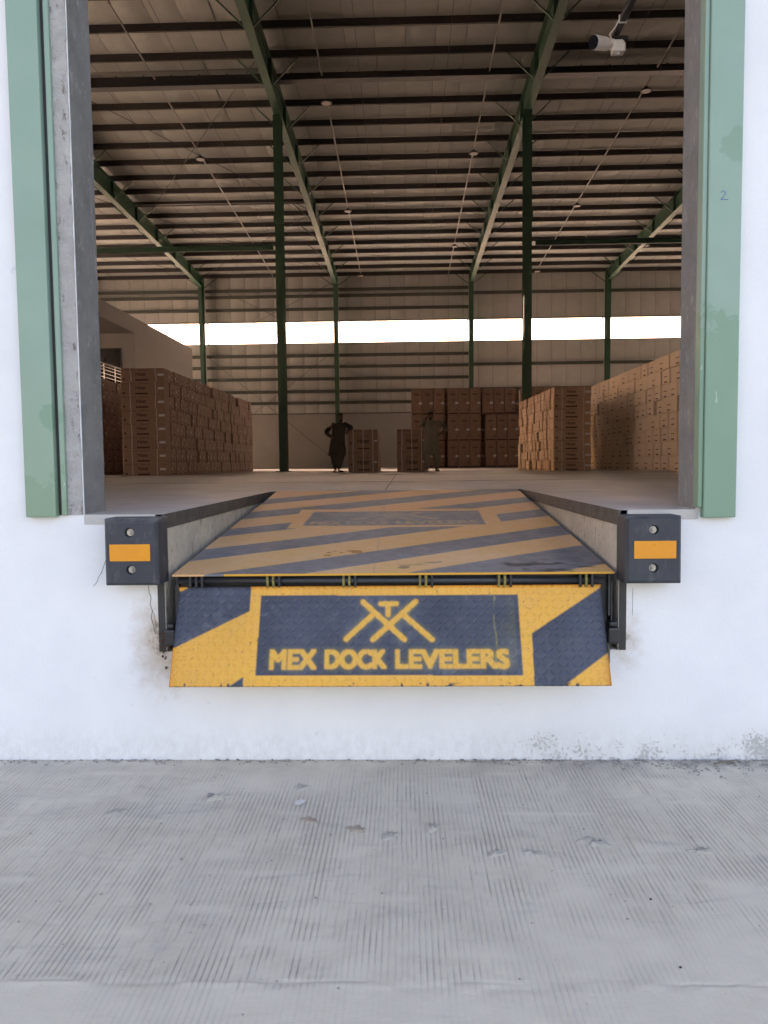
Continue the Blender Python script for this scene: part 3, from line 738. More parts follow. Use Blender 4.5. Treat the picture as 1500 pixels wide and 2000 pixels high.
build_bumper('dock_bumper', .998, 1.250, .874, 1.181, [(1.123,1.118),(1.123,.945)], (1.034,1.222,.989,1.069), 'black rubber bumper with orange reflector on the wall right of the leveler')

# ------------------------------------------------------------------ warehouse shell
def build_roof():
    roof = empty('roof', (0, 22, 14), 'low pitched warehouse roof with dark purlins under quilted insulation', 'roof')
    off = -Vector((0,22,14))
    o = MB()
    o.add([(SX0-.6,-.9,zr(-.9)+.12),(SX1+.6,-.9,zr(-.9)+.12),(SX1+.6,YB+.9,zr(YB+.9)+.12),(SX0-.6,YB+.9,zr(YB+.9)+.12),
           (SX0-.6,-.9,zr(-.9)+.16),(SX1+.6,-.9,zr(-.9)+.16),(SX1+.6,YB+.9,zr(YB+.9)+.16),(SX0-.6,YB+.9,zr(YB+.9)+.16)],
          [(0,3,2,1),(4,5,6,7),(0,1,5,4),(1,2,6,5),(2,3,7,6),(3,0,4,7)])
    o.build('roof_sheet', M_ROOF, roof).location = off
    # purlins, one mesh shared
    def purlin_mesh(dpt=.22, wd=.075):
        b = MB(); b.box(SX0+.05, SX1-.05, -wd/2, -wd/2+.006, -dpt, -.003); b.box(SX0+.05, SX1-.05, -wd/2, wd/2, -dpt-.004, -dpt-.0005); b.box(SX0+.05, SX1-.05, wd/2-.004, wd/2, -dpt, -dpt+.025)
        return b.mesh('purlin', M_PURLIN)
    pm = purlin_mesh()
    for y in PURY:
        if y < .5: continue
        p = link('purlin', pm, roof); p.location = Vector((0, y, zr(y))) + off
    # insulation strips, each sagging between purlins
    wdt = .915; k = 0; x = SX0+.08
    while x + wdt < SX1:
        r_ = random.Random(k); mb = MB(); rows = []
        y = .4
        ys = []
        for a, b in zip(PURY[:-1], PURY[1:]):
            for q in range(5): ys.append((a + (b-a)*q/5, q/5))
        ys = [(43.95, 0)] + ys + [(PURY[-1], 0)]
        amp = {}
        for idx, (yy, fr) in enumerate(ys):
            key = int(idx//5); amp.setdefault(key, r_.uniform(.03, .075)); sag = amp[key]*math.sin(math.pi*fr)**.8 if fr > 0 else 0
            z = zr(yy) + .012 - sag
            rows.append([(x+.006, yy, z+.008), (x+.05, yy, z), (x+wdt/2, yy, z-sag*.25), (x+wdt-.05, yy, z), (x+wdt-.006, yy, z+.008)])
        V = [p for rr in rows for p in rr]; n = 5
        F = [(i*n+j, i*n+j+1, (i+1)*n+j+1, (i+1)*n+j) for i in range(len(rows)-1) for j in range(n-1)]
        mb.add(V, F); mb.build('insulation_strip', M_INS, roof, smooth=True).location = off
        x += wdt; k += 1
    # seam backing a hand above, dark
    s = MB(); s.add([(SX0,.3,zr(.3)+.07),(SX1,.3,zr(.3)+.07),(SX1,YB,zr(YB)+.07),(SX0,YB,zr(YB)+.07)], [(0,1,2,3)]); s.build('seam_backing', M_SEAL, roof).location = off
    # thin bracing rods and sag rods
    for (xa, ya), (xb, yb) in (((-12.2,20),(-4.2,33)),((-4.2,20),(-12.2,33)),((-12.2,33),(-4.2,43)),((-4.2,33),(-12.2,43)),((-20.5,20),(-12.5,33)),((-12.5,20),(-20.5,33)),((-20.5,33),(-12.5,43))):
        b = MB(); b.tube((xa,ya,zr(ya)-.235), (xb,yb,zr(yb)-.235), .012, 5, caps=False); b.build('bracing_rod', M_PURLIN, roof).location = off
    for fx in FRX[1:-1]:
        for dx in (2.8, 5.6):
            b = MB(); b.tube((fx+dx,12,zr(12)-.215), (fx+dx,43.5,zr(43.5)-.215), .008, 5, caps=False); b.build('sag_rod', M_PURLIN, roof).location = off
    return roof
build_roof()

BAYS = FRX + [SX1]
def build_frames():
    names = ['leftmost', 'second', 'third', 'fourth', 'fifth', 'rightmost']
    lab = ['green steel portal frame farthest left, behind the grey office block', 'green steel portal frame whose rafter slopes behind the grey office block',
           'green steel portal frame with its post beside the tall left carton stack', 'green steel portal frame with its post behind the shorter right carton stack',
           'green steel portal frame at the right above the long tan carton stack', 'green steel portal frame farthest right, hidden past the door jamb']
    for i, fx in enumerate(FRX):
        t = empty('portal_frame', (fx, 43.5, FL), lab[i], 'steel frame', 'green portal frames'); off = -Vector(t.location)
        # rafter: I section, bottom flange a shade below, depth tapering at the eave
        top = lambda y: zr(y)-.208
        dep = lambda y: .62 + .22*min(1, max(0, (40-y)/18))
        r_ = MB(); ysr = [.4, 8, 16, 22, 30, 36, 40, 43.4]
        for y0, y1 in zip(ysr[:-1], ysr[1:]):
            for hw, za, zb in ((.125, 0, .016), (.005, .016, None), (.125, None, None)):
                pass
            def quadbar(xa, xb, f0, f1, mbx):
                mbx.add([(fx+xa,y0,f0(y0)),(fx+xb,y0,f0(y0)),(fx+xb,y1,f0(y1)),(fx+xa,y1,f0(y1)),(fx+xa,y0,f1(y0)),(fx+xb,y0,f1(y0)),(fx+xb,y1,f1(y1)),(fx+xa,y1,f1(y1))],
                        [(0,3,2,1),(4,5,6,7),(0,1,5,4),(1,2,6,5),(2,3,7,6),(3,0,4,7)])
            quadbar(-.125, .125, lambda y: top(y)-.016, top, r_)
            quadbar(-.006, .006, lambda y: top(y)-dep(y), lambda y: top(y)-.0165, r_)
            quadbar(-.125, .125, lambda y: top(y)-dep(y)-.018, lambda y: top(y)-dep(y)-.0005, r_)
        ro = r_.build('rafter', M_GREEN, t); ro.location = off
        for k, y in enumerate(PURY):
            if y < 14 or k % 2: continue
            s = MB(); s.box(fx-.115, fx+.115, y-.006, y+.006, top(y)-dep(y), top(y)-.017); s.build('stiffener', M_GREEN, ro)
            for sg in (-1, 1):
                b = MB(); b.bar((fx+sg*.11, y+.03, top(y)-dep(y)+.02), (fx+sg*.95, y+.03, top(y)-.01), .04, .04); b.build('knee_brace', M_GREEN, ro)
        # tapered back column
        c = MB(); z1 = top(43.4)-.3
        for (ya, yb, wd) in ((43.62, 43.634, .24), ):
            c.box(fx-wd/2, fx+wd/2, ya, yb, FL, z1+.2)
        c.add([(fx-.12,43.40,FL),(fx+.12,43.40,FL),(fx+.12,43.385,FL),(fx-.12,43.385,FL),(fx-.12,43.05,z1),(fx+.12,43.05,z1),(fx+.12,43.035,z1),(fx-.12,43.035,z1)],
              [(0,1,2,3),(7,6,5,4),(3,2,6,7),(1,0,4,5),(2,1,5,6),(0,3,7,4)])
        c.add([(fx-.005,43.395,FL),(fx+.005,43.395,FL),(fx+.005,43.62,FL),(fx-.005,43.62,FL),(fx-.005,43.045,z1),(fx+.005,43.045,z1),(fx+.005,43.62,z1),(fx-.005,43.62,z1)],
              [(0,1,5,4),(1,2,6,5),(2,3,7,6),(3,0,4,7),(4,5,6,7)])
        co = c.build('back_column', M_GREEN, t); co.location = off
        # inner column
        cx = fx-.03; zt = top(22.3)-dep(22.3)-.02
        c = MB(); c.box(cx-.135, cx+.135, 22.13, 22.146, FL, zt); c.box(cx-.135, cx+.135, 22.454, 22.47, FL, zt); c.box(cx-.006, cx+.006, 22.147, 22.453, FL, zt)
        co = c.build('column', M_GREEN, t); co.location = off
        b = MB(); b.box(cx-.26, cx+.26, 22.04, 22.56, FL+.001, FL+.022); b.build('base_plate', M_GREEN, co)
        b = MB(); b.box(cx-.17, cx+.17, 22.11, 22.129, 9.55, 9.95); b.build('splice_plate', M_GREEN, co)
build_frames()

def build_back_wall():
    wz0, wz1, mz = 9.08, 10.40, 4.65
    t = empty('back_wall', (0, YB, FL), 'far warehouse wall with a bright ribbon window above quilted panels', 'wall'); off = -Vector(t.location)
    P = lambda mb, nm, mt, par=None, **k: (lambda o: (setattr(o, 'location', off) if par is None else None, o)[1])(mb.build(nm, mt, par or t, **k))
    m = cells([SX0-.2, -19.5, -12.2, 1.0, 7.2, 8.4, 13.8, 15.0, 21.0, 22.0, 29.0, SX1+.2], [-.4, FL-.05, mz-.15, mz], lambda i, j: not (j == 1 and i in (1, 3, 5, 7, 9)), 'y', YB, YB+.23, MB())
    fix_normals(P(m, 'masonry_base', M_MASONRY).data)            # unseen door openings added to let sun in, behind the cartons and the office
    m = MB(); m.box(SX0-.2, SX1+.2, YB-.03, YB-.001, mz-.02, mz+.03); P(m, 'ledge', M_GIRT)
    m = MB(); m.box(SX0-.2, SX1+.2, YB+.14, YB+.2, mz+.001, wz0); m.box(SX0-.2, SX1+.2, YB+.14, YB+.2, wz1, zr(YB)+.1); P(m, 'outer_sheet', M_ROOF)
    wdt = .915; x = SX0+.08; k = 0
    while x + wdt < SX1:
        for za, zb in ((mz+.04, wz0-.03), (wz1+.03, zr(YB)-.05)):
            r_ = random.Random(1000+k); nseg = max(3, int((zb-za)/.3)); rows = []
            ph = r_.uniform(0, 3)
            for i in range(nseg+1):
                z = za+(zb-za)*i/nseg; b_ = .012*abs(math.sin(z*2.1+ph*.2)) + .006*r_.random()
                rows += [(x+.006, YB+.082, z), (x+.04, YB+.072-b_*.3, z), (x+wdt/2, YB+.065-b_, z), (x+wdt-.04, YB+.072-b_*.3, z), (x+wdt-.006, YB+.082, z)]
            mb = MB(); mb.add(rows, [(i*5+j, i*5+j+1, (i+1)*5+j+1, (i+1)*5+j) for i in range(nseg) for j in range(4)])
            P(mb, 'insulation_panel', M_INSWALL, smooth=True)
            k += 1
        x += wdt
    m = MB(); m.box(SX0, SX1, YB+.115, YB+.125, mz+.01, wz0-.01); m.box(SX0, SX1, YB+.115, YB+.125, wz1+.01, zr(YB)); P(m, 'seam_backing', M_SEAL)
    m = MB(); m.box(SX0, SX1, YB-.02, YB+.2, wz0-.04, wz0); P(m, 'window_sill', M_GIRT)
    m = MB(); m.box(SX0, SX1, YB-.02, YB+.2, wz1, wz1+.05); P(m, 'window_head', M_GIRT)
    for a, b in zip(BAYS[:-1], BAYS[1:]):
        m = MB(); m.box(a+.18, b-.18, YB+.06, YB+.07, wz0+.002, wz1-.002); po = P(m, 'window_pane', M_PANE)
        m = MB(); m.box(a+.15, a+.2, YB+.02, YB+.11, wz0, wz1); m.box(b-.2, b-.15, YB+.02, YB+.11, wz0, wz1)
        m.build('window_frame', M_GIRT, po)
    def girt(a, b, z):
        m = MB()
        if 9 < z < 10.4:
            m.box(a, b, YB-.20, YB-.17, z-.02, z+.02); P(m, 'girt', M_GIRT); return
        m.box(a, b, YB-.20, YB-.194, z-.09, z+.09); m.box(a, b, YB-.20, YB-.13, z+.09, z+.096); m.box(a, b, YB-.20, YB-.13, z-.096, z-.09)
        P(m, 'girt', M_GIRT)
    for bi, (a, b) in enumerate(zip(BAYS[:-1], BAYS[1:])):
        rightbay = a > -4.1
        zl = [6.06, 7.6, 12.0] if rightbay else [5.32, 6.03, 6.82, 7.57, 8.28, 9.72, 11.15, 11.95, 12.33]
        for z in zl: girt(a+.13, b-.13, z)
    for (xa, za), (xb, zb) in (((-12.2,2.6),(-4.2,8.6)),((-4.2,1.6),(-12.2,8.2)),((-12.2,8.9),(-4.2,12.8)),((-4.2,8.9),(-12.2,12.8))):
        m = MB(); m.tube((xa,YB-.24,za), (xb,YB-.24,zb), .013, 5, caps=False); P(m, 'bracing_rod', M_GIRT)
build_back_wall()

def build_side_walls():
    top4 = lambda mb, x0, x1, y0, y1, zl: mb.add([(x0,y0,zl),(x1,y0,zl),(x1,y1,zl),(x0,y1,zl),(x0,y0,zr(y0)+.1),(x1,y0,zr(y0)+.1),(x1,y1,zr(y1)+.1),(x0,y1,zr(y1)+.1)],
                          [(0,3,2,1),(4,5,6,7),(0,1,5,4),(1,2,6,5),(2,3,7,6),(3,0,4,7)])
    def part(t, mb, nm, mt): mb.build(nm, mt, t).location = -Vector(t.location)
    # left: unseen translucent bays, added to throw soft sunlight on the right stacks
    x0, x1 = SX0-.2, SX0
    t = empty('side_wall', ((x0+x1)/2, 22, FL), 'left side wall of the warehouse with bays of translucent sheeting', 'wall')
    b = MB(); b.box(x0, x1, .251, YB, -.4, 2.4); part(t, b, 'wall_panel', M_MASONRY)
    b = MB(); top4(b, x0, x1, .251, YB, 10.0); part(t, b, 'wall_panel', M_INS)
    for ya, yb in ((.251, 13.0), (38.0, YB)):
        b = MB(); b.box(x0, x1, ya, yb, 2.401, 9.999); part(t, b, 'wall_panel', M_MASONRY)
    for k in range(4):
        y = 13.0 + 6.25*k
        b = MB(); b.box((x0+x1)/2-.004, (x0+x1)/2+.004, y+.06, y+6.19, 2.402, 9.998); part(t, b, 'window_pane', M_PANE)
        b = MB(); b.box(x0+.02, x1-.02, y+(.001 if k == 0 else -.059), y+.059, 2.402, 9.998); part(t, b, 'bay_post', M_GREEN)
    b = MB(); b.box(x0+.02, x1-.02, 37.941, 37.999, 2.402, 9.998); part(t, b, 'bay_post', M_GREEN)
    x0, x1 = SX1, SX1+.2
    t = empty('side_wall', ((x0+x1)/2, 22, FL), 'right side wall of the warehouse with a high ribbon window', 'wall')
    b = MB(); b.box(x0, x1, .251, YB, -.4, 9.0); part(t, b, 'wall_panel', M_MASONRY)
    b = MB(); top4(b, x0, x1, .251, YB, 10.4); part(t, b, 'wall_panel', M_INS)
    for y in (.252, 9, 17.6, 26.2, 34.8):  # unseen ribbon of panes, added to bring light into the hall
        b = MB(); b.box((x0+x1)/2-.005, (x0+x1)/2+.005, y+.2, min(y+8.6, YB-.2)-.1, 9.002, 10.398); part(t, b, 'window_pane', M_PANE)
        b = MB(); b.box(x0+.02, x1-.02, y-.1 if y > 1 else y, y+.19, 9.0, 10.4); part(t, b, 'window_frame', M_GIRT)
build_side_walls()

# ------------------------------------------------------------------ things hung in the roof
def build_roof_things():
    for a, b, lab in ((FRX[1], FRX[2], 'green tie beam between columns over the tall left carton stack'), (FRX[3], FRX[4], 'green tie beam between columns above the right carton stacks')):
        t = MB(); t.box(a+.18, b-.18, 21.9, 21.912, 8.62, 8.78); t.box(a+.18, b-.18, 21.86, 21.952, 8.7805, 8.79); t.box(a+.18, b-.18, 21.86, 21.952, 8.61, 8.6195)
        tag(t.build('tie_beam', M_GREEN), lab, 'beam', 'green tie beams')
    # cable trays hung below the purlins over the column line
    labs = ['dark cable tray under the roof in the bay farthest left', 'deep dark cable tray under the roof at upper left, bright pipe beside it', 'dark cable tray under the roof in the middle bay',
            'dark cable tray under the roof behind the security camera', 'dark cable tray under the roof in the bay farthest right']
    for i, (a, b) in enumerate(zip(FRX[:-1], FRX[1:])):
        h = .30 if i <= 1 else .20; zt = zr(21.4)-.24
        t = MB(); t.box(a+.14, b-.14, 21.2, 21.204, zt-h, zt); t.box(a+.14, b-.14, 21.2, 21.5, zt-h-.004, zt-h-.0005); t.box(a+.14, b-.14, 21.496, 21.5, zt-h, zt)
        x = a+.6
        while x < b-.6: t.box(x-.02, x+.02, 21.19, 21.51, zt+.001, zt+.03); x += .9
        tag(t.build('cable_tray', M_BLACK), labs[i], 'cable tray', 'cable trays under the roof')
    for y, z, a, b, lab in ((20.9, zr(20.9)-.26, FRX[0], FRX[2]-.15, 'pale pipe running beside the cable tray at upper left'), (31.7, zr(31.7)-.26, FRX[1]+.14, FRX[2]-.14, 'pale pipe across the left bay halfway back'),
                       (38.3, zr(38.3)-.26, FRX[1]+.14, FRX[2]-.14, 'short pale pipe near the far wall in the left bay')):
        t = MB(); t.tube((a,y,z), (b,y,z), .022, 8); tag(t.build('roof_pipe', M_CONDUIT, smooth=True), lab, 'pipe', 'pipes under the roof')
    # light rows: conduit hung from rods, round lamps under it
    rows = [(-7.9, [26.6, 36.9], 'light conduit over the tall left carton stack'), (-2.5, [22.6, 32.3, 42.7], 'light conduit just left of the middle of the roof'),
            (2.85, [26.6, 37.6], 'light conduit just right of the middle of the roof'), (8.15, [22.3, 32.2, 42.4], 'light conduit ending behind the right interior column'), (13.2, [27.6, 38.0], 'light conduit at the right edge of the opening')]
    where = {-7.9: 'in the left bay', -2.5: 'left of the roof middle', 2.85: 'right of the roof middle', 8.15: 'beyond the right column', 13.2: 'at the right edge of the roof'}
    proto = None
    for x, ly, lab in rows:
        t = empty('light_conduit', (x, 22, zr(22)-.3), lab, 'conduit', 'light conduits'); off = -Vector(t.location)
        b = MB(); b.tube((x,14,zr(14)-.33), (x,43.4,zr(43.4)-.33), .026, 8); b.build('tube', M_CONDUIT, t, smooth=True).location = off
        for y in PURY[::3]:
            if y < 15: continue
            b = MB(); b.tube((x,y,zr(y)-.2), (x,y,zr(y)-.315), .005, 5); b.box(x-.03, x+.03, y-.02, y+.02, zr(y)-.36, zr(y)-.305); b.build('hanger', M_CONDUIT, t).location = off
        for n_, y in enumerate(ly):
            ordn = ['nearest', 'middle', 'farthest'][n_] if len(ly) == 3 else ['nearer', 'farther'][n_]
            loc = (x, y, zr(y)-.36)
            if proto is None:
                l = empty('high_bay_light', loc)
                b = MB(); rg = []
                for r_, z in ((.05,0),(.07,-.03),(.09,-.08),(.175,-.10),(.19,-.12),(.19,-.14),(.175,-.145)):
                    rg.append([(r_*math.cos(q*math.pi/12), r_*math.sin(q*math.pi/12), z) for q in range(24)])
                b.loft(rg); b.build('housing', M_HOUSING, l, smooth=False)
                b = MB(); b.tube((0,0,-.1452), (0,0,-.152), .15, 24); b.build('diffuser', M_DIFF, l)
                proto = l
            else:
                l = copy_tree(proto); l.location = loc
            tag(l, f'round high bay light, {ordn} on conduit {where[x]}', 'ceiling light', 'high bay lights')
build_roof_things()

# ------------------------------------------------------------------ security camera on its arm
def build_cctv():
    a = MB(); a.box(1.40, 1.44, .252, 1.62, 4.215, 4.255); a.box(1.36, 1.50, 1.60, 1.635, 4.185, 4.214)
    arm = a.build('camera_arm', M_BLACK, bevel=.003); tag(arm, 'black steel arm reaching in from above the door, carrying the security camera', 'bracket')
    b = MB(); b.box(1.37, 1.47, .251, .2515, 4.16, 4.30); b.box(1.395, 1.445, 1.45, 1.46, 4.21, 4.26, 0); b.build('cable_tie', M_WHITE, arm)
    t = empty('security_camera', (1.40, 1.64, 4.17), 'white bullet security camera with black lens on the steel arm', 'security camera'); off = -Vector(t.location)
    d = Vector((-.80, -.55, -.20)).normalized(); p = Vector((1.385, 1.60, 4.158)); s = d.cross(Vector((0,0,1))).normalized(); u = s.cross(d)
    def ring(c, rx, rz, n=20): return [c + s*math.cos(2*math.pi*k/n)*rx + u*math.sin(2*math.pi*k/n)*rz for k in range(n)]
    b = MB(); b.loft([ring(p+d*q, r_, r_*1.12) for q, r_ in ((.035,.028),(.04,.036),(.165,.040),(.168,.038))]); b.build('body', M_WHITE, t, smooth=False).location = off
    b = MB(); b.loft([ring(p+d*q, r_, r_*1.1) for q, r_ in ((.1685,.0385),(.176,.037),(.177,.02))]); b.build('lens', M_LENS, t).location = off
    b = MB(); b.loft([ring(p+d*q, r_, r_) for q, r_ in ((-.02,.03),(-.012,.033),(-.004,.033),(.0,.018),(.034,.016))]); b.build('ball_mount', M_WHITE, t, smooth=False).location = off
    b = MB(); b.box(1.395, 1.475, 1.575, 1.645, 4.105, 4.160); b.box(1.405,1.465,1.565,1.574,4.10,4.165); bo = b.build('junction_box', M_WHITE, t, bevel=.004); bo.location = off
    b = MB(); b.tube((1.43,1.60,4.1045), (1.43,1.60,4.092), .012, 10); b.build('gland', M_WHITE, bo).location = -off-Vector((1.40,1.64,4.17))
    b = MB(); b.box(1.385,1.46,1.588,1.6,4.162,4.183); b.build('mounting_plate', M_WHITE, t).location = off
    b = MB(); b.path([(1.385,1.59,4.19),(1.37,1.57,4.205),(1.385,1.5,4.21),(1.40,1.46,4.235)], .005); b.build('cable', M_WHITE, t).location = off
build_cctv()

# ------------------------------------------------------------------ office block on the left
def build_office():
    X = -11.35; t = empty('office_block', (X-4, 30, FL), 'grey plastered two storey office block behind the left cartons', 'office'); off = -Vector(t.location)
    P = lambda mb, nm, mt, par=None: (lambda o: (setattr(o, 'location', off) if par is None else None, o)[1])(mb.build(nm, mt, par or t))
    m = MB(); m.box(X-8, X, 28.3, 37.0, FL, 7.08); P(m, 'wall', M_OFFICE)
    m = MB(); m.box(X-8, X-.0, 22.7, 28.298, FL, 4.1); P(m, 'wall', M_OFFICE)
    m = MB(); m.box(X-8, X+.02, 22.6, 28.4, 4.101, 4.42); P(m, 'balcony_slab', M_OFFICE)
    m = MB(); m.box(X-8, X+.005, 22.6, 37.02, 7.082, 7.74); P(m, 'parapet', M_OFFICE)
    m = MB(); m.box(X-8, X-7.8, 22.7, 28.29, 4.421, 7.08); P(m, 'wall', M_OFFICE)
    m = MB(); m.box(X-2.9, X-.63, 28.24, 28.297, 4.5, 6.42); wo = P(m, 'window', M_DARKGLASS)
    m = MB(); m.box(X-.63, X-.59, 28.23, 28.296, 4.45, 6.46); m.box(X-2.9, X-.59, 28.23, 28.296, 6.42, 6.46); m.build('frame', M_BLACK, wo)
    rl = MB(); rl.tube((X-.04,22.7,5.38), (X-.04,28.2,5.38), .028, 10); ro = P(rl, 'railing', M_STEELRAIL)
    for z in (4.58,4.72,4.86,5.0,5.14,5.26):
        b = MB(); b.tube((X-.04,22.7,z), (X-.04,28.2,z), .012, 6); b.build('rail_bar', M_STEELRAIL, ro)
    for y in (22.8, 23.9, 25.0, 26.1, 27.2, 28.15):
        b = MB(); b.tube((X-.04,y,4.421), (X-.04,y,5.355), .02, 8); b.build('rail_post', M_STEELRAIL, ro)
build_office()

# ------------------------------------------------------------------ cartons
def flat_text(txt, offset, wdt, hgt, spacing=1.0):
    me = text_curve(txt, offset, spacing); P = [v.co for v in me.vertices]
    x0, x1 = min(p.x for p in P), max(p.x for p in P); y0, y1 = min(p.y for p in P), max(p.y for p in P)
    for v in me.vertices:
        v.co = ((v.co.x-(x0+x1)/2)/(x1-x0)*wdt, 0, (v.co.y-(y0+y1)/2)/(y1-y0)*hgt)
    me.materials.clear(); me.materials.append(M_INK); me.name = 'lettering'; me.update(); return me
TXT_H = flat_text('Haier', .022, .30, .115); TXT_H2 = flat_text('Haier', .022, .36, .15); TXT_G = flat_text('GLOBAL NO.1', .01, .34, .048)
TXT_G2 = flat_text('GLOBAL NO.1', .01, .24, .034); TXT_HS = flat_text('Haier', .02, .26, .085); TXT_TINY = flat_text('Haier', .03, .13, .045)
def at(me, name, parent, loc, rz=0, s=1.0):
    o = link(name, me, parent); o.location = loc; o.rotation_euler = (0,0,rz); o.scale = (s,s,s); return o
def quad_mesh(name, wd, hg, mat, th=.0015):
    return MB().box(-wd/2, wd/2, -th, th, -hg/2, hg/2).mesh(name, mat)
Q_LABEL = quad_mesh('label', .15, .055, M_LABEL); Q_DASH = quad_mesh('print_bar', .30, .035, M_INK); Q_STRAPS = {}
Q_SMALL = quad_mesh('label', .09, .06, M_LABEL); Q_SDASH = quad_mesh('print_bar', .16, .03, M_INK); Q_LINE = quad_mesh('print_line', .20, .02, M_INKFAINT)
Q_TRI = quad_mesh('symbol', .05, .04, M_INK); Q_TAPE = quad_mesh('tape', .03, .03, M_LABEL)
def circles_mesh():
    mb = MB()
    for k in range(6):
        cx = k*.07; n = 10
        o_ = [(cx+.026*math.cos(2*math.pi*i/n), -.001, .026*math.sin(2*math.pi*i/n)) for i in range(n)]; i_ = [(cx+.016*math.cos(2*math.pi*i/n), -.001, .016*math.sin(2*math.pi*i/n)) for i in range(n)]
        mb.add(o_+i_, [(i, (i+1)%n, n+(i+1)%n, n+i) for i in range(n)])
    return mb.mesh('handling_marks', M_INKFAINT)
Q_CIRC = circles_mesh()
_boxes = {}
def box_mesh(wx, wy, h, bv=.014, mt=None):
    key = (round(wx,2), round(wy,2), round(h,3), mt.name)
    if key not in _boxes:
        me = MB().box(-key[0]/2+.002, key[0]/2-.002, -key[1]/2+.002, key[1]/2-.002, .0003, key[2]-.0006).mesh('carton', mt); bevel_mesh(me, bv, 1); _boxes[key] = me
    return _boxes[key], key

# every carton is first noted down (size on the picture decides which become things of their own)
SPEC = []
def note(kind, x, y, z, wx, wy, h, face, label, group, prints):
    d = (Vector((x, y, z+h/2)) - CAM).length
    SPEC.append(dict(kind=kind, x=x, y=y, z=z, wx=wx, wy=wy, h=h, face=face, label=label, group=group, prints=prints, d=d,
                     size=((wx*(CAM.y and 1) if face == 'front' else wy*abs(x)/d)*h)/(d*d)))

def stack_col(xc, width, y0, y1, layers, h, dep, stack_lab, group, face, seed, varied=False, skew=0.0):
    """one line of cartons running back into the hall, 'layers' high; face: side shown to the aisle (+1 right, -1 left)"""
    r_ = random.Random(seed)
    for L in range(layers):
        y = y0; k = 1
        while y < y1 - .15:
            dy = dep
            if k > 1:
                if varied: dy = r_.choice([dep, dep, dep*.52, dep*.52])
                else: dy = dep*r_.choice([1, 1, .9, 1.25])
            jx = r_.uniform(-.02, .02) if k > 1 else r_.uniform(-.006, .006)
            if r_.random() < .03 and k > 1: jx -= face*.06
            gap = (r_.choice([.022, .03, .045]) if varied else r_.choice([.012, .018, .034])) if k > 1 else .008
            first = k == 1
            note('carton', xc+jx+skew*(y-y0), y+dy/2, FL+L*h, width, dy-gap, h, 'front' if first else 'side',
                 (f'brown carton in the {ORD[L+1]} layer at the near end of {stack_lab}' if first else f'brown carton, {ORD[L+1]} layer up, {ORD[k]} from near end of {stack_lab}'),
                 group, ('front' if first else 'side', face))
            y += dy; k += 1

stack_col(-6.28, 1.06, 14.5, 24.9, 8, .3245, .42, 'the tall left stack', 'cartons of the tall left stack', 1, 1)
stack_col(4.46, .98, 16.4, 21.6, 8, .276, .40, 'the shorter right stack', 'cartons of the shorter right stack', -1, 2, skew=-.028)
stack_col(6.62, 1.06, 11.3, 22.5, 8, .334, 1.02, 'the long tan right stack', 'cartons of the long right stack', -1, 3, varied=True)
stack_col(-9.13, 1.06, 15.8, 21.6, 8, .344, .5, 'the shaded far left stack', 'cartons of the shaded left stack', 1, 4)
# outdoor-unit cartons in the middle, two high, in two rows
for nm, x0, wd, y0, n in (('the man leaning on them', -1.64, .88, 18.7, 6), ('the man shading his eyes', -.19, .87, 18.75, 3)):
    for L in range(2):
        for k in range(n):
            y = y0 + k*.47
            note('unit_carton', x0+wd/2+random.uniform(-.012,.012)*(k > 0), y+.23, FL+L*.63, wd, .455, .63, 'front' if k == 0 else 'side',
                 f'{"upper" if L else "lower"} square strapped carton beside {nm}' + ('' if k == 0 else f', {ORD[k+1]} row back'), 'strapped cartons in the middle', ('unit' if k == 0 else 'unitside', 1))
# tall cartons by the far wall, three high
for gi, (x0, n) in enumerate(((.42, 3), (2.25, 3), (4.15, 3), (6.0, 3))):
    wd = .558
    for L in range(3):
        sh = -.14 if (gi == 2 and L == 2) else 0
        for k in range(n):
            for row in range(2):
                note('tall_carton', x0+wd*(k+.5)+sh+row*.3+random.uniform(-.01,.01), 34.5+.35+row*.75+(.12 if (gi == 2 and L == 2) else 0), FL+L*1.335, wd-.02, .68, 1.335, 'front',
                     f'tall carton, {["bottom","middle","top"][L]} layer, {ORD[k+1]} from left in {ORD[gi+1]} group by far wall' if not row else f'tall carton in the {["bottom","middle","top"][L]} layer, {ORD[k+1]} of the second row in {ORD[gi+1]} group', 'tall cartons by the far wall', ('tall', 1))

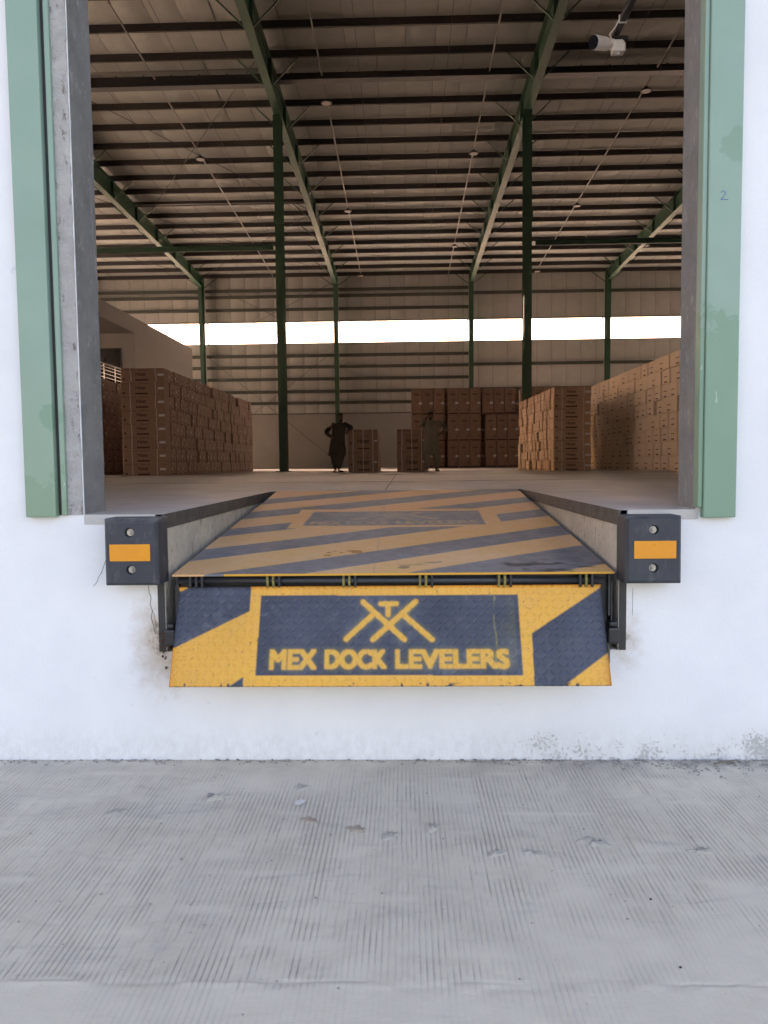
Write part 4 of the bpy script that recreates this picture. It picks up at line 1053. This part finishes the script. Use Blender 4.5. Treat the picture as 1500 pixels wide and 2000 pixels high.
small = sorted([s for s in SPEC if s['kind'] == 'carton'], key=lambda s: -s['size'])
rest = small[300:]
singles = small[:300] + [s for s in SPEC if s['kind'] != 'carton']
def prints_for(o, s, key):
    typ, face = s['prints']; wx, wy, h = key[:3]
    r_ = random.Random(int(s['x']*977 + s['y']*131 + s['z']*17)); e = .0025
    if typ == 'front':
        at(TXT_HS, 'lettering', o, (-.03, -wy/2-e, h*.56)); at(Q_DASH, 'print_bar', o, (-.02, -wy/2-.001, h*.13))
        at(Q_LABEL, 'label', o, (wx/2-.08*(1 if face > 0 else 1), -wy/2-.001, h*.5))
        at(TXT_G2, 'print_line', o, (.02, -wy/2-e, h*.86)); at(Q_CIRC, 'handling_marks', o, (-wx/2+.08, -wy/2-.002, h*.86), 0, .75)
        at(Q_TRI, 'symbol', o, (-wx/2+.08, -wy/2-.001, h*.18))
        for x in (-wx*.28, wx*.30):
            st = MB(); a, b = r_.uniform(-.03,.03), r_.uniform(-.01,.01)
            st.bar((x+a,-wy/2-.003,.004), (x+b,-wy/2-.003,h-.004), .012, .002, up=(0,1,0)); st.build('strap', M_STRAP, o)
    elif typ == 'side':
        x = face*(wx/2+.001); rz = math.pi/2
        at(Q_SDASH, 'print_bar', o, (x, 0, h*.16), rz, min(1, wy/.45)); at(Q_LINE, 'print_line', o, (x, 0, h*.52), rz, min(1, wy/.45))
        if r_.random() < .75: at(Q_SMALL, 'label', o, (x, -wy/2+.06 if face > 0 else wy/2-.06, h*(.5 if face > 0 else .3)), rz, r_.uniform(.6,1))
        at(Q_TAPE, 'tape', o, (x, r_.uniform(-.02,.02), h-.02), rz)
    elif typ == 'unit':
        at(TXT_H2, 'lettering', o, (.02, -wy/2-e, h*.46)); at(TXT_G, 'print_line', o, (.02, -wy/2-e, h*.68)); at(Q_DASH, 'print_bar', o, (.03, -wy/2-.001, h*.10), 0, 1.15)
        at(Q_CIRC, 'handling_marks', o, (-wx/2+.06, -wy/2-.002, h*.92), 0, .95); at(Q_TRI, 'symbol', o, (-wx/2+.09, -wy/2-.001, h*.36)); at(Q_LABEL, 'label', o, (wx/2-.06, -wy/2-.004, h*.46), 0, .75)
        for x in (-wx*.33, 0.01, wx*.34):
            st = MB(); st.bar((x,-wy/2-.003,.004), (x+r_.uniform(-.01,.01),-wy/2-.003,h-.004), .016, .002, up=(0,1,0)); st.build('strap', M_STRAP, o)
    elif typ == 'unitside':
        at(Q_LINE, 'print_line', o, (wx/2+.001, 0, h*.5), math.pi/2)
    elif typ == 'tall':
        at(TXT_TINY, 'lettering', o, (0, -wy/2-e, h*.77), 0, 2.1); at(Q_LINE, 'print_line', o, (0, -wy/2-.001, h*.86), 0, .9)
        at(Q_SMALL, 'label', o, (wx/2-.085, -wy/2-.001, h*.44), 0, 1.7); at(Q_TRI, 'symbol', o, (wx/2-.10, -wy/2-.001, h*.2), 0, 1.2); at(Q_TRI, 'symbol', o, (-wx/2+.08, -wy/2-.001, h*.18), 0, .8)
        at(Q_DASH, 'print_bar', o, (0, -wy/2-.001, h*.05), 0, 1.6)
        at(Q_CIRC, 'handling_marks', o, (-.03, -wy/2-.002, h*.54), 0, 1.3).scale = (.4, 1, 3.2)
for s in singles:
    me, key = box_mesh(s['wx'], s['wy'], s['h'], mt=M_CARTON if s['kind'] != 'carton' or s['x'] < 0 else M_CARTAN if s['x'] > 6 else M_CARMID)
    o = link({'carton': 'carton', 'unit_carton': 'strapped_carton', 'tall_carton': 'tall_carton'}[s['kind']], me)
    o.location = (s['x'], s['y'], s['z']); tag(o, s['label'], 'carton', s['group']); prints_for(o, s, key)
mb = MB()
for s in rest:
    wx, wy, h = s['wx'], s['wy'], s['h']; x, y, z = s['x'], s['y'], s['z']; f = s['prints'][1]
    mb.box(x-wx/2+.004, x+wx/2-.004, y-wy/2+.004, y+wy/2-.004, z+.002, z+h-.002, 4 if x > 6 else 5 if x > 0 else 0)
    xf = x + f*(wx/2-.003)
    a, b = (xf, xf+.002) if f > 0 else (xf-.002, xf)
    mb.box(a, b, y-.07, y+.07, z+h*.12, z+h*.20, 1); mb.box(a, b, y-.08, y+.08, z+h*.5, z+h*.55, 2)
    if random.random() < .7: mb.box(a-.0005, b+.0005, y-wy/2+.03, y-wy/2+.09, z+h*.4, z+h*.55, 3)
if rest:
    tag(mb.build('cartons', [M_CARTON, M_INK, M_INKFAINT, M_LABEL, M_CARTAN, M_CARMID]), 'farthest brown cartons at the back of the long stacks', 'cartons', kind='stuff')

# ------------------------------------------------------------------ people
def skin_body(name, verts, edges, mat, root=0, parent=None, sub=2):
    me = bpy.data.meshes.new(name); me.from_pydata([v[0] for v in verts], edges, []); o = bpy.data.objects.new(name, me); COL.objects.link(o)
    o.modifiers.new('skin', 'SKIN'); s = o.modifiers.new('sub', 'SUBSURF'); s.levels = s.render_levels = sub
    for i, v in enumerate(verts):
        r_ = v[1] if isinstance(v[1], tuple) else (v[1], v[1]); me.skin_vertices[0].data[i].radius = r_; me.skin_vertices[0].data[i].use_root = (i == root)
    dg = bpy.context.evaluated_depsgraph_get(); dg.update(); m2 = bpy.data.meshes.new_from_object(o.evaluated_get(dg)); bpy.data.objects.remove(o)
    m2.materials.clear(); m2.materials.append(mat); m2.polygons.foreach_set('use_smooth', [True]*len(m2.polygons)); m2.name = name
    return link(name, m2, parent)

def ring_at(c, rx, ry, n=18, ax=None, tilt=0, wob=0, seed=0):
    """ellipse ring; ax: direction the tube runs in (default up)"""
    c = Vector(c); d = Vector(ax).normalized() if ax is not None else Vector((0,0,1))
    a = Vector((1,0,0)) if abs(d.x) < .8 else Vector((0,0,1)); a = (a - d*a.dot(d)).normalized(); b = d.cross(a)
    r_ = random.Random(seed); ph = r_.uniform(0, 6)
    out_ = []
    for k in range(n):
        t = 2*math.pi*k/n; w_ = 1 + wob*math.sin(5*t+ph) + wob*.6*math.sin(9*t+2*ph)
        out_.append(c + a*math.cos(t)*rx*w_ + b*math.sin(t)*ry*w_)
    return out_
def tube_cloth(name, pts, mat, parent, wob=.03, caps=True):
    """sleeve or trouser leg: pts = [(centre, radius)]"""
    rings = []
    for i, (c, r_) in enumerate(pts):
        a = Vector(pts[max(i-1,0)][0]); b = Vector(pts[min(i+1,len(pts)-1)][0]); rr = r_ if isinstance(r_, tuple) else (r_, r_)
        rings.append(ring_at(c, rr[0], rr[1], 14, b-a, wob=wob, seed=i))
    mb = MB(); mb.loft(rings, caps=caps); return mb, rings

def hand_verts(V, E, wrist_i, wrist, d, n, r_=.0095):
    """palm and five fingers; d = pointing direction, n = palm normal"""
    d, n = Vector(d).normalized(), Vector(n); n = (n - d*n.dot(d)).normalized(); s = d.cross(n)
    w_ = Vector(wrist)
    pi = len(V); V.append((w_+d*.05, (.038,.017))); E.append((wrist_i, pi))
    for k, (off, L) in enumerate(((-.030,.062),(-.010,.076),(.011,.072),(.030,.056))):
        b = len(V); base = w_+d*.088+s*off
        V.append((base, r_)); V.append((base+d*L*.5+n*.012, r_*.92)); V.append((base+d*L*.9+n*.034, r_*.8)); E += [(pi,b),(b,b+1),(b+1,b+2)]
    b = len(V); base = w_+d*.03-s*.04
    V.append((base, r_*1.1)); V.append((base+d*.035-s*.018+n*.012, r_)); V.append((base+d*.062-s*.014+n*.024, r_*.85)); E += [(pi,b),(b,b+1),(b+1,b+2)]

def build_person(name, loc, label, J, cloth, skirt, legs, turn, shoe, hairlen=.0):
    """J: joints in the person's own frame (x to picture right, -y to camera, z up)"""
    t = empty(name, loc, label, 'person'); 
    V, E = [], []
    def add(p, r_, par=None):
        V.append((Vector(p), r_)); i = len(V)-1
        if par is not None: E.append((par, i))
        return i
    pel = add(J['pelvis'], (.15,.105)); wa = add(J['waist'], (.135,.10), pel); chv = add(J['chest'], (.155,.11), wa)
    nk0 = add(J['neck0'], (.075,.07), chv); nk = add(J['neck'], .052, nk0)
    hd0 = add(J['jaw'], (.058,.066), nk); hd1 = add(J['face'], (.076,.09), hd0); hd2 = add(J['crown'], (.066,.078), hd1)
    for sd in ('L', 'R'):
        sh = add(J['sh'+sd], .055, chv); el = add(J['el'+sd], .040, sh); wr = add(J['wr'+sd], .027, el)
        hand_verts(V, E, wr, J['wr'+sd], J['hd'+sd], J['hn'+sd])
        hp = add(J['hip'+sd], .085, pel); kn = add(J['kn'+sd], .055, hp); an = add(J['an'+sd], .036, kn)
        hl = add(Vector(J['an'+sd])+Vector((0,.0,-.055)), .035, an); toe = add(Vector(J['an'+sd])+Vector(J['toe'+sd]), (.036,.022), hl)
    body = skin_body('body', V, E, M_SKIN, pel, t)
    # face: nose, eyes, brows, ears, beard on the head's own axes
    f = Vector(turn).normalized(); s = Vector((0,0,1)).cross(f).normalized(); hc = Vector(J['face'])
    h = MB()
    def blob(mb, c, rx, ry, rz, n=8, m_=5, mi=0):
        rg = []
        for i in range(m_+1):
            a = math.pi*i/m_ - math.pi/2; rg.append([c + s*math.cos(a)*math.cos(2*math.pi*k/n)*rx + f*math.cos(a)*math.sin(2*math.pi*k/n)*ry + Vector((0,0,1))*math.sin(a)*rz for k in range(n)])
        mb.loft(rg, mi)
    nb = MB(); blob(nb, hc+f*.092+Vector((0,0,-.022)), .014, .022, .026); nb.build('nose', M_SKIN, t, smooth=True)
    for sg in (-1, 1):
        e = MB(); blob(e, hc+s*sg*.076+Vector((0,0,-.015))-f*.005, .012, .022, .032); e.build('ear', M_SKIN, t, smooth=True)
        e = MB(); blob(e, hc+s*sg*.030+f*.080+Vector((0,0,.008)), .012, .012, .007); e.build('eye', M_HAIR, t, smooth=True)
        e = MB(); blob(e, hc+s*sg*.031+f*.083+Vector((0,0,.026)), .019, .010, .005); e.build('eyebrow', M_HAIR, t, smooth=True)
    b = MB(); blob(b, hc+f*.048+Vector((0,0,-.088)), .052, .040, .042, 12, 6); b.build('beard', M_HAIR, t, smooth=True)
    b = MB(); blob(b, hc+f*.091+Vector((0,0,-.055)), .028, .010, .009); b.build('moustache', M_HAIR, t, smooth=True)
    hr = MB(); c = hc+Vector((0,0,.035))-f*.012; rg = []
    for i in range(8):
        a = math.pi*(.02+.53*i/7); z = math.cos(a); rr = math.sin(a)
        rg.append([c + s*math.cos(q)*rr*.086 + f*math.sin(q)*rr*(.098 if math.sin(q) < 0 else .094) + Vector((0,0,1))*(z*.098 + (.05 if math.sin(q) > .25 and i > 5 else 0)) for q in [2*math.pi*k/20 for k in range(20)]])
    hr.loft(rg); hr.build('hair', M_HAIR, t, smooth=True)
    # knee-length shirt
    rings = []
    for i, (c, rx, ry, wob) in enumerate(skirt): rings.append(ring_at(c, rx, ry, 32, wob=wob, seed=i*0+5))
    mb = MB(); mb.loft(rings, caps=False)
    for sd in ('L', 'R'):
        sh, el, wr = Vector(J['sh'+sd]), Vector(J['el'+sd]), Vector(J['wr'+sd]); inn = Vector(J['chest'])*.35 + sh*.65 + Vector((0,0,.01))
        b, rg = tube_cloth('', [(inn,.085),(sh,.078),(sh.lerp(el,.5),.068),(el.lerp(sh,.08),.064),(el.lerp(wr,.15),.060),(el.lerp(wr,.6),.052),(el.lerp(wr,.93),.045)], cloth, t, .05, caps=False)
        mb.loft(rg, caps=False)
    kz = mb.build('kameez', cloth, t, smooth=True)
    c = MB(); nk_ = Vector(J['neck0'])+Vector((0,0,.035)); c.loft([ring_at(nk_+Vector((0,0,-.03)), .085, .078, 18), ring_at(nk_+Vector((0,0,.0)), .075, .07, 18), ring_at(nk_+Vector((0,0,.022)), .069, .065, 18)], caps=False); c.build('collar', cloth, kz, smooth=True)
    lg = MB()
    for pts in legs: lg.loft(tube_cloth('', pts, cloth, t, .06)[1])
    lg.build('shalwar', cloth, t, smooth=True)
    for sd in ('L', 'R'):
        an = Vector(J['an'+sd]); toe = Vector(J['toe'+sd]); d = Vector((toe.x, toe.y, 0)).normalized(); sd_ = Vector((-d.y, d.x, 0)); mt = shoe[sd]
        z0 = an.z-.093
        pts = [an - d*.055 - sd_*.03, an - d*.055 + sd_*.03, an + d*.06 + sd_*.044, an + d*.15 + sd_*.04, an + d*.185, an + d*.15 - sd_*.04, an + d*.06 - sd_*.044]
        b = MB(); b.loft([[Vector((p.x,p.y,z0+.001)) for p in pts], [Vector((p.x,p.y,z0+.02)) for p in pts]])
        b.loft([[Vector((an + d*.06 + sd_*math.cos(q)*.046*(1-.02)).to_tuple()) + Vector((0,0,0)) + d*o_ for q in (0,)] * 3 for o_ in (0,)] , caps=False) if False else None
        up = MB(); rg = []
        for q in range(9):
            a = math.pi*q/8; cc = math.cos(a)*.046; zz = z0+.02+math.sin(a)*.045
            rg.append([Vector((an.x,an.y,0)) + d*.05 + sd_*cc + Vector((0,0,zz)), Vector((an.x,an.y,0)) + d*.12 + sd_*cc*.95 + Vector((0,0,zz-.006))])
        b.add([p for r_ in rg for p in r_], [(2*i, 2*i+1, 2*i+3, 2*i+2) for i in range(8)])
        b.build('sandal', mt, t)
    return t

# man on the left: right hand on hip, left elbow on the cartons, ankles crossed
JA = dict(pelvis=(-.06,0,.93), waist=(-.045,0,1.06), chest=(-.015,0,1.29), neck0=(.0,-.005,1.43), neck=(.01,-.015,1.475), jaw=(.03,-.035,1.545), face=(.025,-.03,1.60), crown=(.015,-.015,1.665),
          shL=(-.185,.0,1.385), elL=(-.42,.03,1.18), wrL=(-.235,-.075,1.02), hdL=(.85,-.2,-.35), hnL=(.1,.9,-.2),
          shR=(.165,0,1.39), elR=(.345,.13,1.315), wrR=(.245,-.105,1.235), hdR=(-.25,-.35,-.9), hnR=(-.5,.6,.1),
          hipL=(-.15,0,.88), knL=(-.16,-.03,.50), anL=(-.145,.02,.094), toeL=(-.03,-.15,-.07),
          hipR=(.04,0,.88), knR=(.03,-.09,.50), anR=(-.03,-.17,.094), toeR=(.15,-.06,-.07))
build_person('person', (-1.86, 18.46, FL), 'man in dark brown tunic leaning his elbow on the strapped cartons, ankles crossed', JA, M_CLOTHA,
    [((.0,0,1.452),.075,.068,0),((.0,0,1.42),.15,.095,.0),((-.01,0,1.36),.205,.125,.01),((-.02,0,1.25),.205,.14,.01),((-.045,0,1.08),.19,.14,.02),((-.06,0,.95),.205,.15,.03),((-.07,0,.78),.225,.165,.05),((-.075,0,.60),.245,.18,.07),((-.08,0,.485),.26,.19,.08)],
    [[((-.14,0,.86),.11),((-.155,-.01,.68),.125),((-.165,-.02,.48),.115),((-.155,.0,.30),.095),((-.148,.015,.16),.066),((-.146,.02,.12),.058)],
     [((.03,0,.86),.11),((.05,-.03,.68),.125),((.04,-.08,.50),.115),((.0,-.12,.30),.09),((-.025,-.155,.16),.064),((-.03,-.168,.12),.056)]],
    (.55,-.83,-.05), {'L': M_SANDAL, 'R': M_SANDAL})
# man on the right: hand raised to his brow, other hand on hip
JB = dict(pelvis=(.02,0,.94), waist=(.02,0,1.07), chest=(.02,0,1.30), neck0=(.015,-.005,1.44), neck=(.01,-.015,1.485), jaw=(-.005,-.04,1.555), face=(-.01,-.035,1.61), crown=(-.005,-.015,1.68),
          shL=(-.165,0,1.40), elL=(-.31,-.07,1.32), wrL=(-.165,-.13,1.50), hdL=(.55,.02,.65), hnL=(.5,.4,-.6),
          shR=(.20,0,1.40), elR=(.455,.04,1.275), wrR=(.295,-.06,1.09), hdR=(-.8,-.2,-.4), hnR=(-.1,.9,-.2),
          hipL=(-.075,0,.89), knL=(-.10,-.02,.50), anL=(-.105,.0,.094), toeL=(-.05,-.15,-.07),
          hipR=(.115,0,.89), knR=(.13,-.02,.50), anR=(.15,.0,.094), toeR=(.06,-.14,-.07))
build_person('person', (.80, 18.2, FL), 'man in olive grey tunic shading his eyes in front of the strapped cartons', JB, M_CLOTHB,
    [((.015,0,1.462),.075,.068,0),((.015,0,1.43),.15,.095,.0),((.02,0,1.37),.21,.125,.01),((.02,0,1.26),.21,.14,.01),((.02,0,1.08),.20,.145,.02),((.02,0,.95),.21,.155,.03),((.02,0,.78),.22,.165,.05),((.02,0,.62),.23,.17,.06),((.02,0,.50),.235,.175,.07)],
    [[((-.075,0,.87),.115),((-.09,-.01,.68),.115),((-.11,-.02,.48),.105),((-.115,.0,.28),.09),((-.115,.0,.15),.066),((-.11,0,.11),.058)],
     [((.115,0,.87),.115),((.13,-.01,.68),.115),((.15,-.02,.48),.105),((.158,.0,.28),.09),((.158,.0,.15),.066),((.155,0,.11),.058)]],
    (-.25,-.95,-.1), {'L': M_SHOEW, 'R': M_SANDAL})

# ------------------------------------------------------------------ litter on the apron
def mound(name, x, y, rx, ry, h, mat, seed, label, group, rot=0):
    r_ = random.Random(seed); mb = MB(); n = 22; V = [(0,0,h)]; rings = 5
    for i in range(1, rings+1):
        q = i/rings
        for k in range(n):
            a = 2*math.pi*k/n; w_ = 1+.35*math.sin(2*a+seed)+.22*math.sin(5*a+seed*2)+r_.uniform(-.15,.15)
            z = h*1.5*(1-q)**.6*r_.uniform(.15,1.3) if i < rings else -.004
            V.append((rx*q*w_*math.cos(a), ry*q*w_*math.sin(a), z))
    F = [(0, 1+k, 1+(k+1) % n) for k in range(n)] + [(1+(i-1)*n+k, 1+i*n+k, 1+i*n+(k+1)%n, 1+(i-1)*n+(k+1)%n) for i in range(1, rings) for k in range(n)]
    mb.add(V, F); o = mb.build(name, mat, smooth=True); o.location = (x, y, .001); o.rotation_euler.z = rot; tag(o, label, 'mud', group); return o
G = 'dried mud prints on the apron'
for i, (x, y, rx, ry, h, mt, lab) in enumerate((
    (-.39,-.615,.036,.026,.006,M_MUDBROWN,'small brown mud print below the paper scrap'), (-.195,-.69,.040,.026,.006,M_MUDBROWN,'larger brown mud print right of the smaller brown one'),
    (.102,-.677,.030,.025,.009,M_MUD,'crumbly grey mud print below the leveler middle, farthest back of its row'), (-.068,-.742,.034,.028,.007,M_MUD,'grey mud print between the brown print and the crumbly one'),
    (.328,-.868,.036,.024,.008,M_MUD,'left one of the two neighbouring grey mud prints right of the middle'), (.468,-.867,.036,.022,.007,M_MUD,'right one of the two neighbouring grey mud prints right of the middle'),
    (.703,-.785,.052,.036,.009,M_MUD,'biggest grey mud patch, with a darker hollow behind it'), (1.078,-.846,.05,.02,.008,M_MUD,'flat elongated mud print nearest the right side of the apron'),
    (-.463,-.305,.04,.025,.005,M_MUD,'faint mud print close to the wall, behind the paper scrap'), (-1.205,-.552,.05,.03,.006,M_MUD,'long faint mud smear at the left of the apron'),
    (-.806,-.415,.05,.02,.012,M_MUD,'broken grey clod left of the paper scrap'))):
    mound('mud_print', x, y, rx, ry, h, mt, i+3, lab, G, rot=.3*math.sin(i*2.1))
def rock(name, x, y, s, mat, label, cat, seed, flat=.6):
    r_ = random.Random(seed); bm = bmesh.new(); bmesh.ops.create_icosphere(bm, subdivisions=2, radius=s)
    for v in bm.verts: v.co *= r_.uniform(.72, 1.15); v.co.z *= flat
    me = bpy.data.meshes.new(name); bm.to_mesh(me); bm.free(); me.materials.append(mat); o = link(name, me); o.location = (x, y, s*flat*.55); tag(o, label, cat); return o
rock('stone', -.845, -.405, .018, M_GRAVEL, 'small grey stone on the broken clod', 'stone', 5)
rock('stone', .793, -1.154, .0045, M_SANDAL, 'dark pebble right of the middle of the apron', 'stone', 6)
rock('stone', .768, -1.485, .0045, M_SANDAL, 'dark pebble near the bottom of the apron', 'stone', 7)
rock('stone', 1.30, -.06, .022, M_GRAVEL, 'pale stone in the grit at the wall foot', 'stone', 8, .5)
pp = MB(); n = 6
pv = [(-.030,-.012,.004),(-.008,-.018,.002),(.016,-.010,.005),(.030,.006,.003),(.010,.019,.008),(-.018,.014,.006)]
pp.add(pv + [(x,y,z-.001) for x,y,z in pv], [(0,1,2,5),(5,2,4),(2,3,4),(11,8,7,6),(10,8,11),(10,9,8)] + [(k,6+k,6+(k+1)%6,(k+1)%6) for k in range(6)])
po = pp.build('paper_scrap', M_PAPER); po.location = (-.447,-.47,.003); po.rotation_euler.z = .5; tag(po, 'crumpled white paper scrap lying on the grooved apron', 'paper')
tw = MB(); tw.tube((1.44,-.075,.012), (1.56,-.045,.018), .005, 6, r1=.003); tw.tube((1.50,-.06,.015), (1.535,-.085,.012), .003, 5); tag(tw.build('twig', M_TWIG), 'dry twig lying in the grit at the wall foot', 'twig')
# grit along the wall foot
def grit():
    mb = MB(); r_ = random.Random(11)
    for k in range(3200):
        x = r_.uniform(-2.2, 1.95); right_ = min(1, max(0, (x-.3)/1.0))
        if r_.random() > .25+.75*right_: continue
        y = -.006 - abs(r_.gauss(0, .025+.045*right_)); s = min(.011, r_.expovariate(1/.0028)+.0012)
        a = [r_.uniform(.6,1.2)*s for _ in range(6)]; z = r_.uniform(0,.004)
        mb.add([(x+a[0],y,z+s*.3),(x,y+a[1],z+s*.25),(x-a[2],y,z+s*.3),(x,y-a[3],z+s*.25),(x,y,z+a[4]*.9),(x,y,z-.004)], [(0,1,4),(1,2,4),(2,3,4),(3,0,4),(1,0,5),(2,1,5),(3,2,5),(0,3,5)])
    tag(mb.build('gravel', M_GRAVEL), 'loose grit gathered along the foot of the white wall', kind='stuff')
    mb = MB()
    for k in range(260):
        x, y = r_.uniform(-2.0,1.8), r_.uniform(-1.75,-.1); s = min(.006, r_.expovariate(1/.0018)+.0008)
        a = [r_.uniform(.6,1.2)*s for _ in range(5)]
        mb.add([(x+a[0],y,s*.3),(x,y+a[1],s*.2),(x-a[2],y,s*.3),(x,y-a[3],s*.2),(x,y,a[4]),(x,y,-.002)], [(0,1,4),(1,2,4),(2,3,4),(3,0,4),(1,0,5),(2,1,5),(3,2,5),(0,3,5)])
    tag(mb.build('crumbs', M_GRAVEL), 'tiny crumbs scattered over the apron', kind='stuff')
grit()
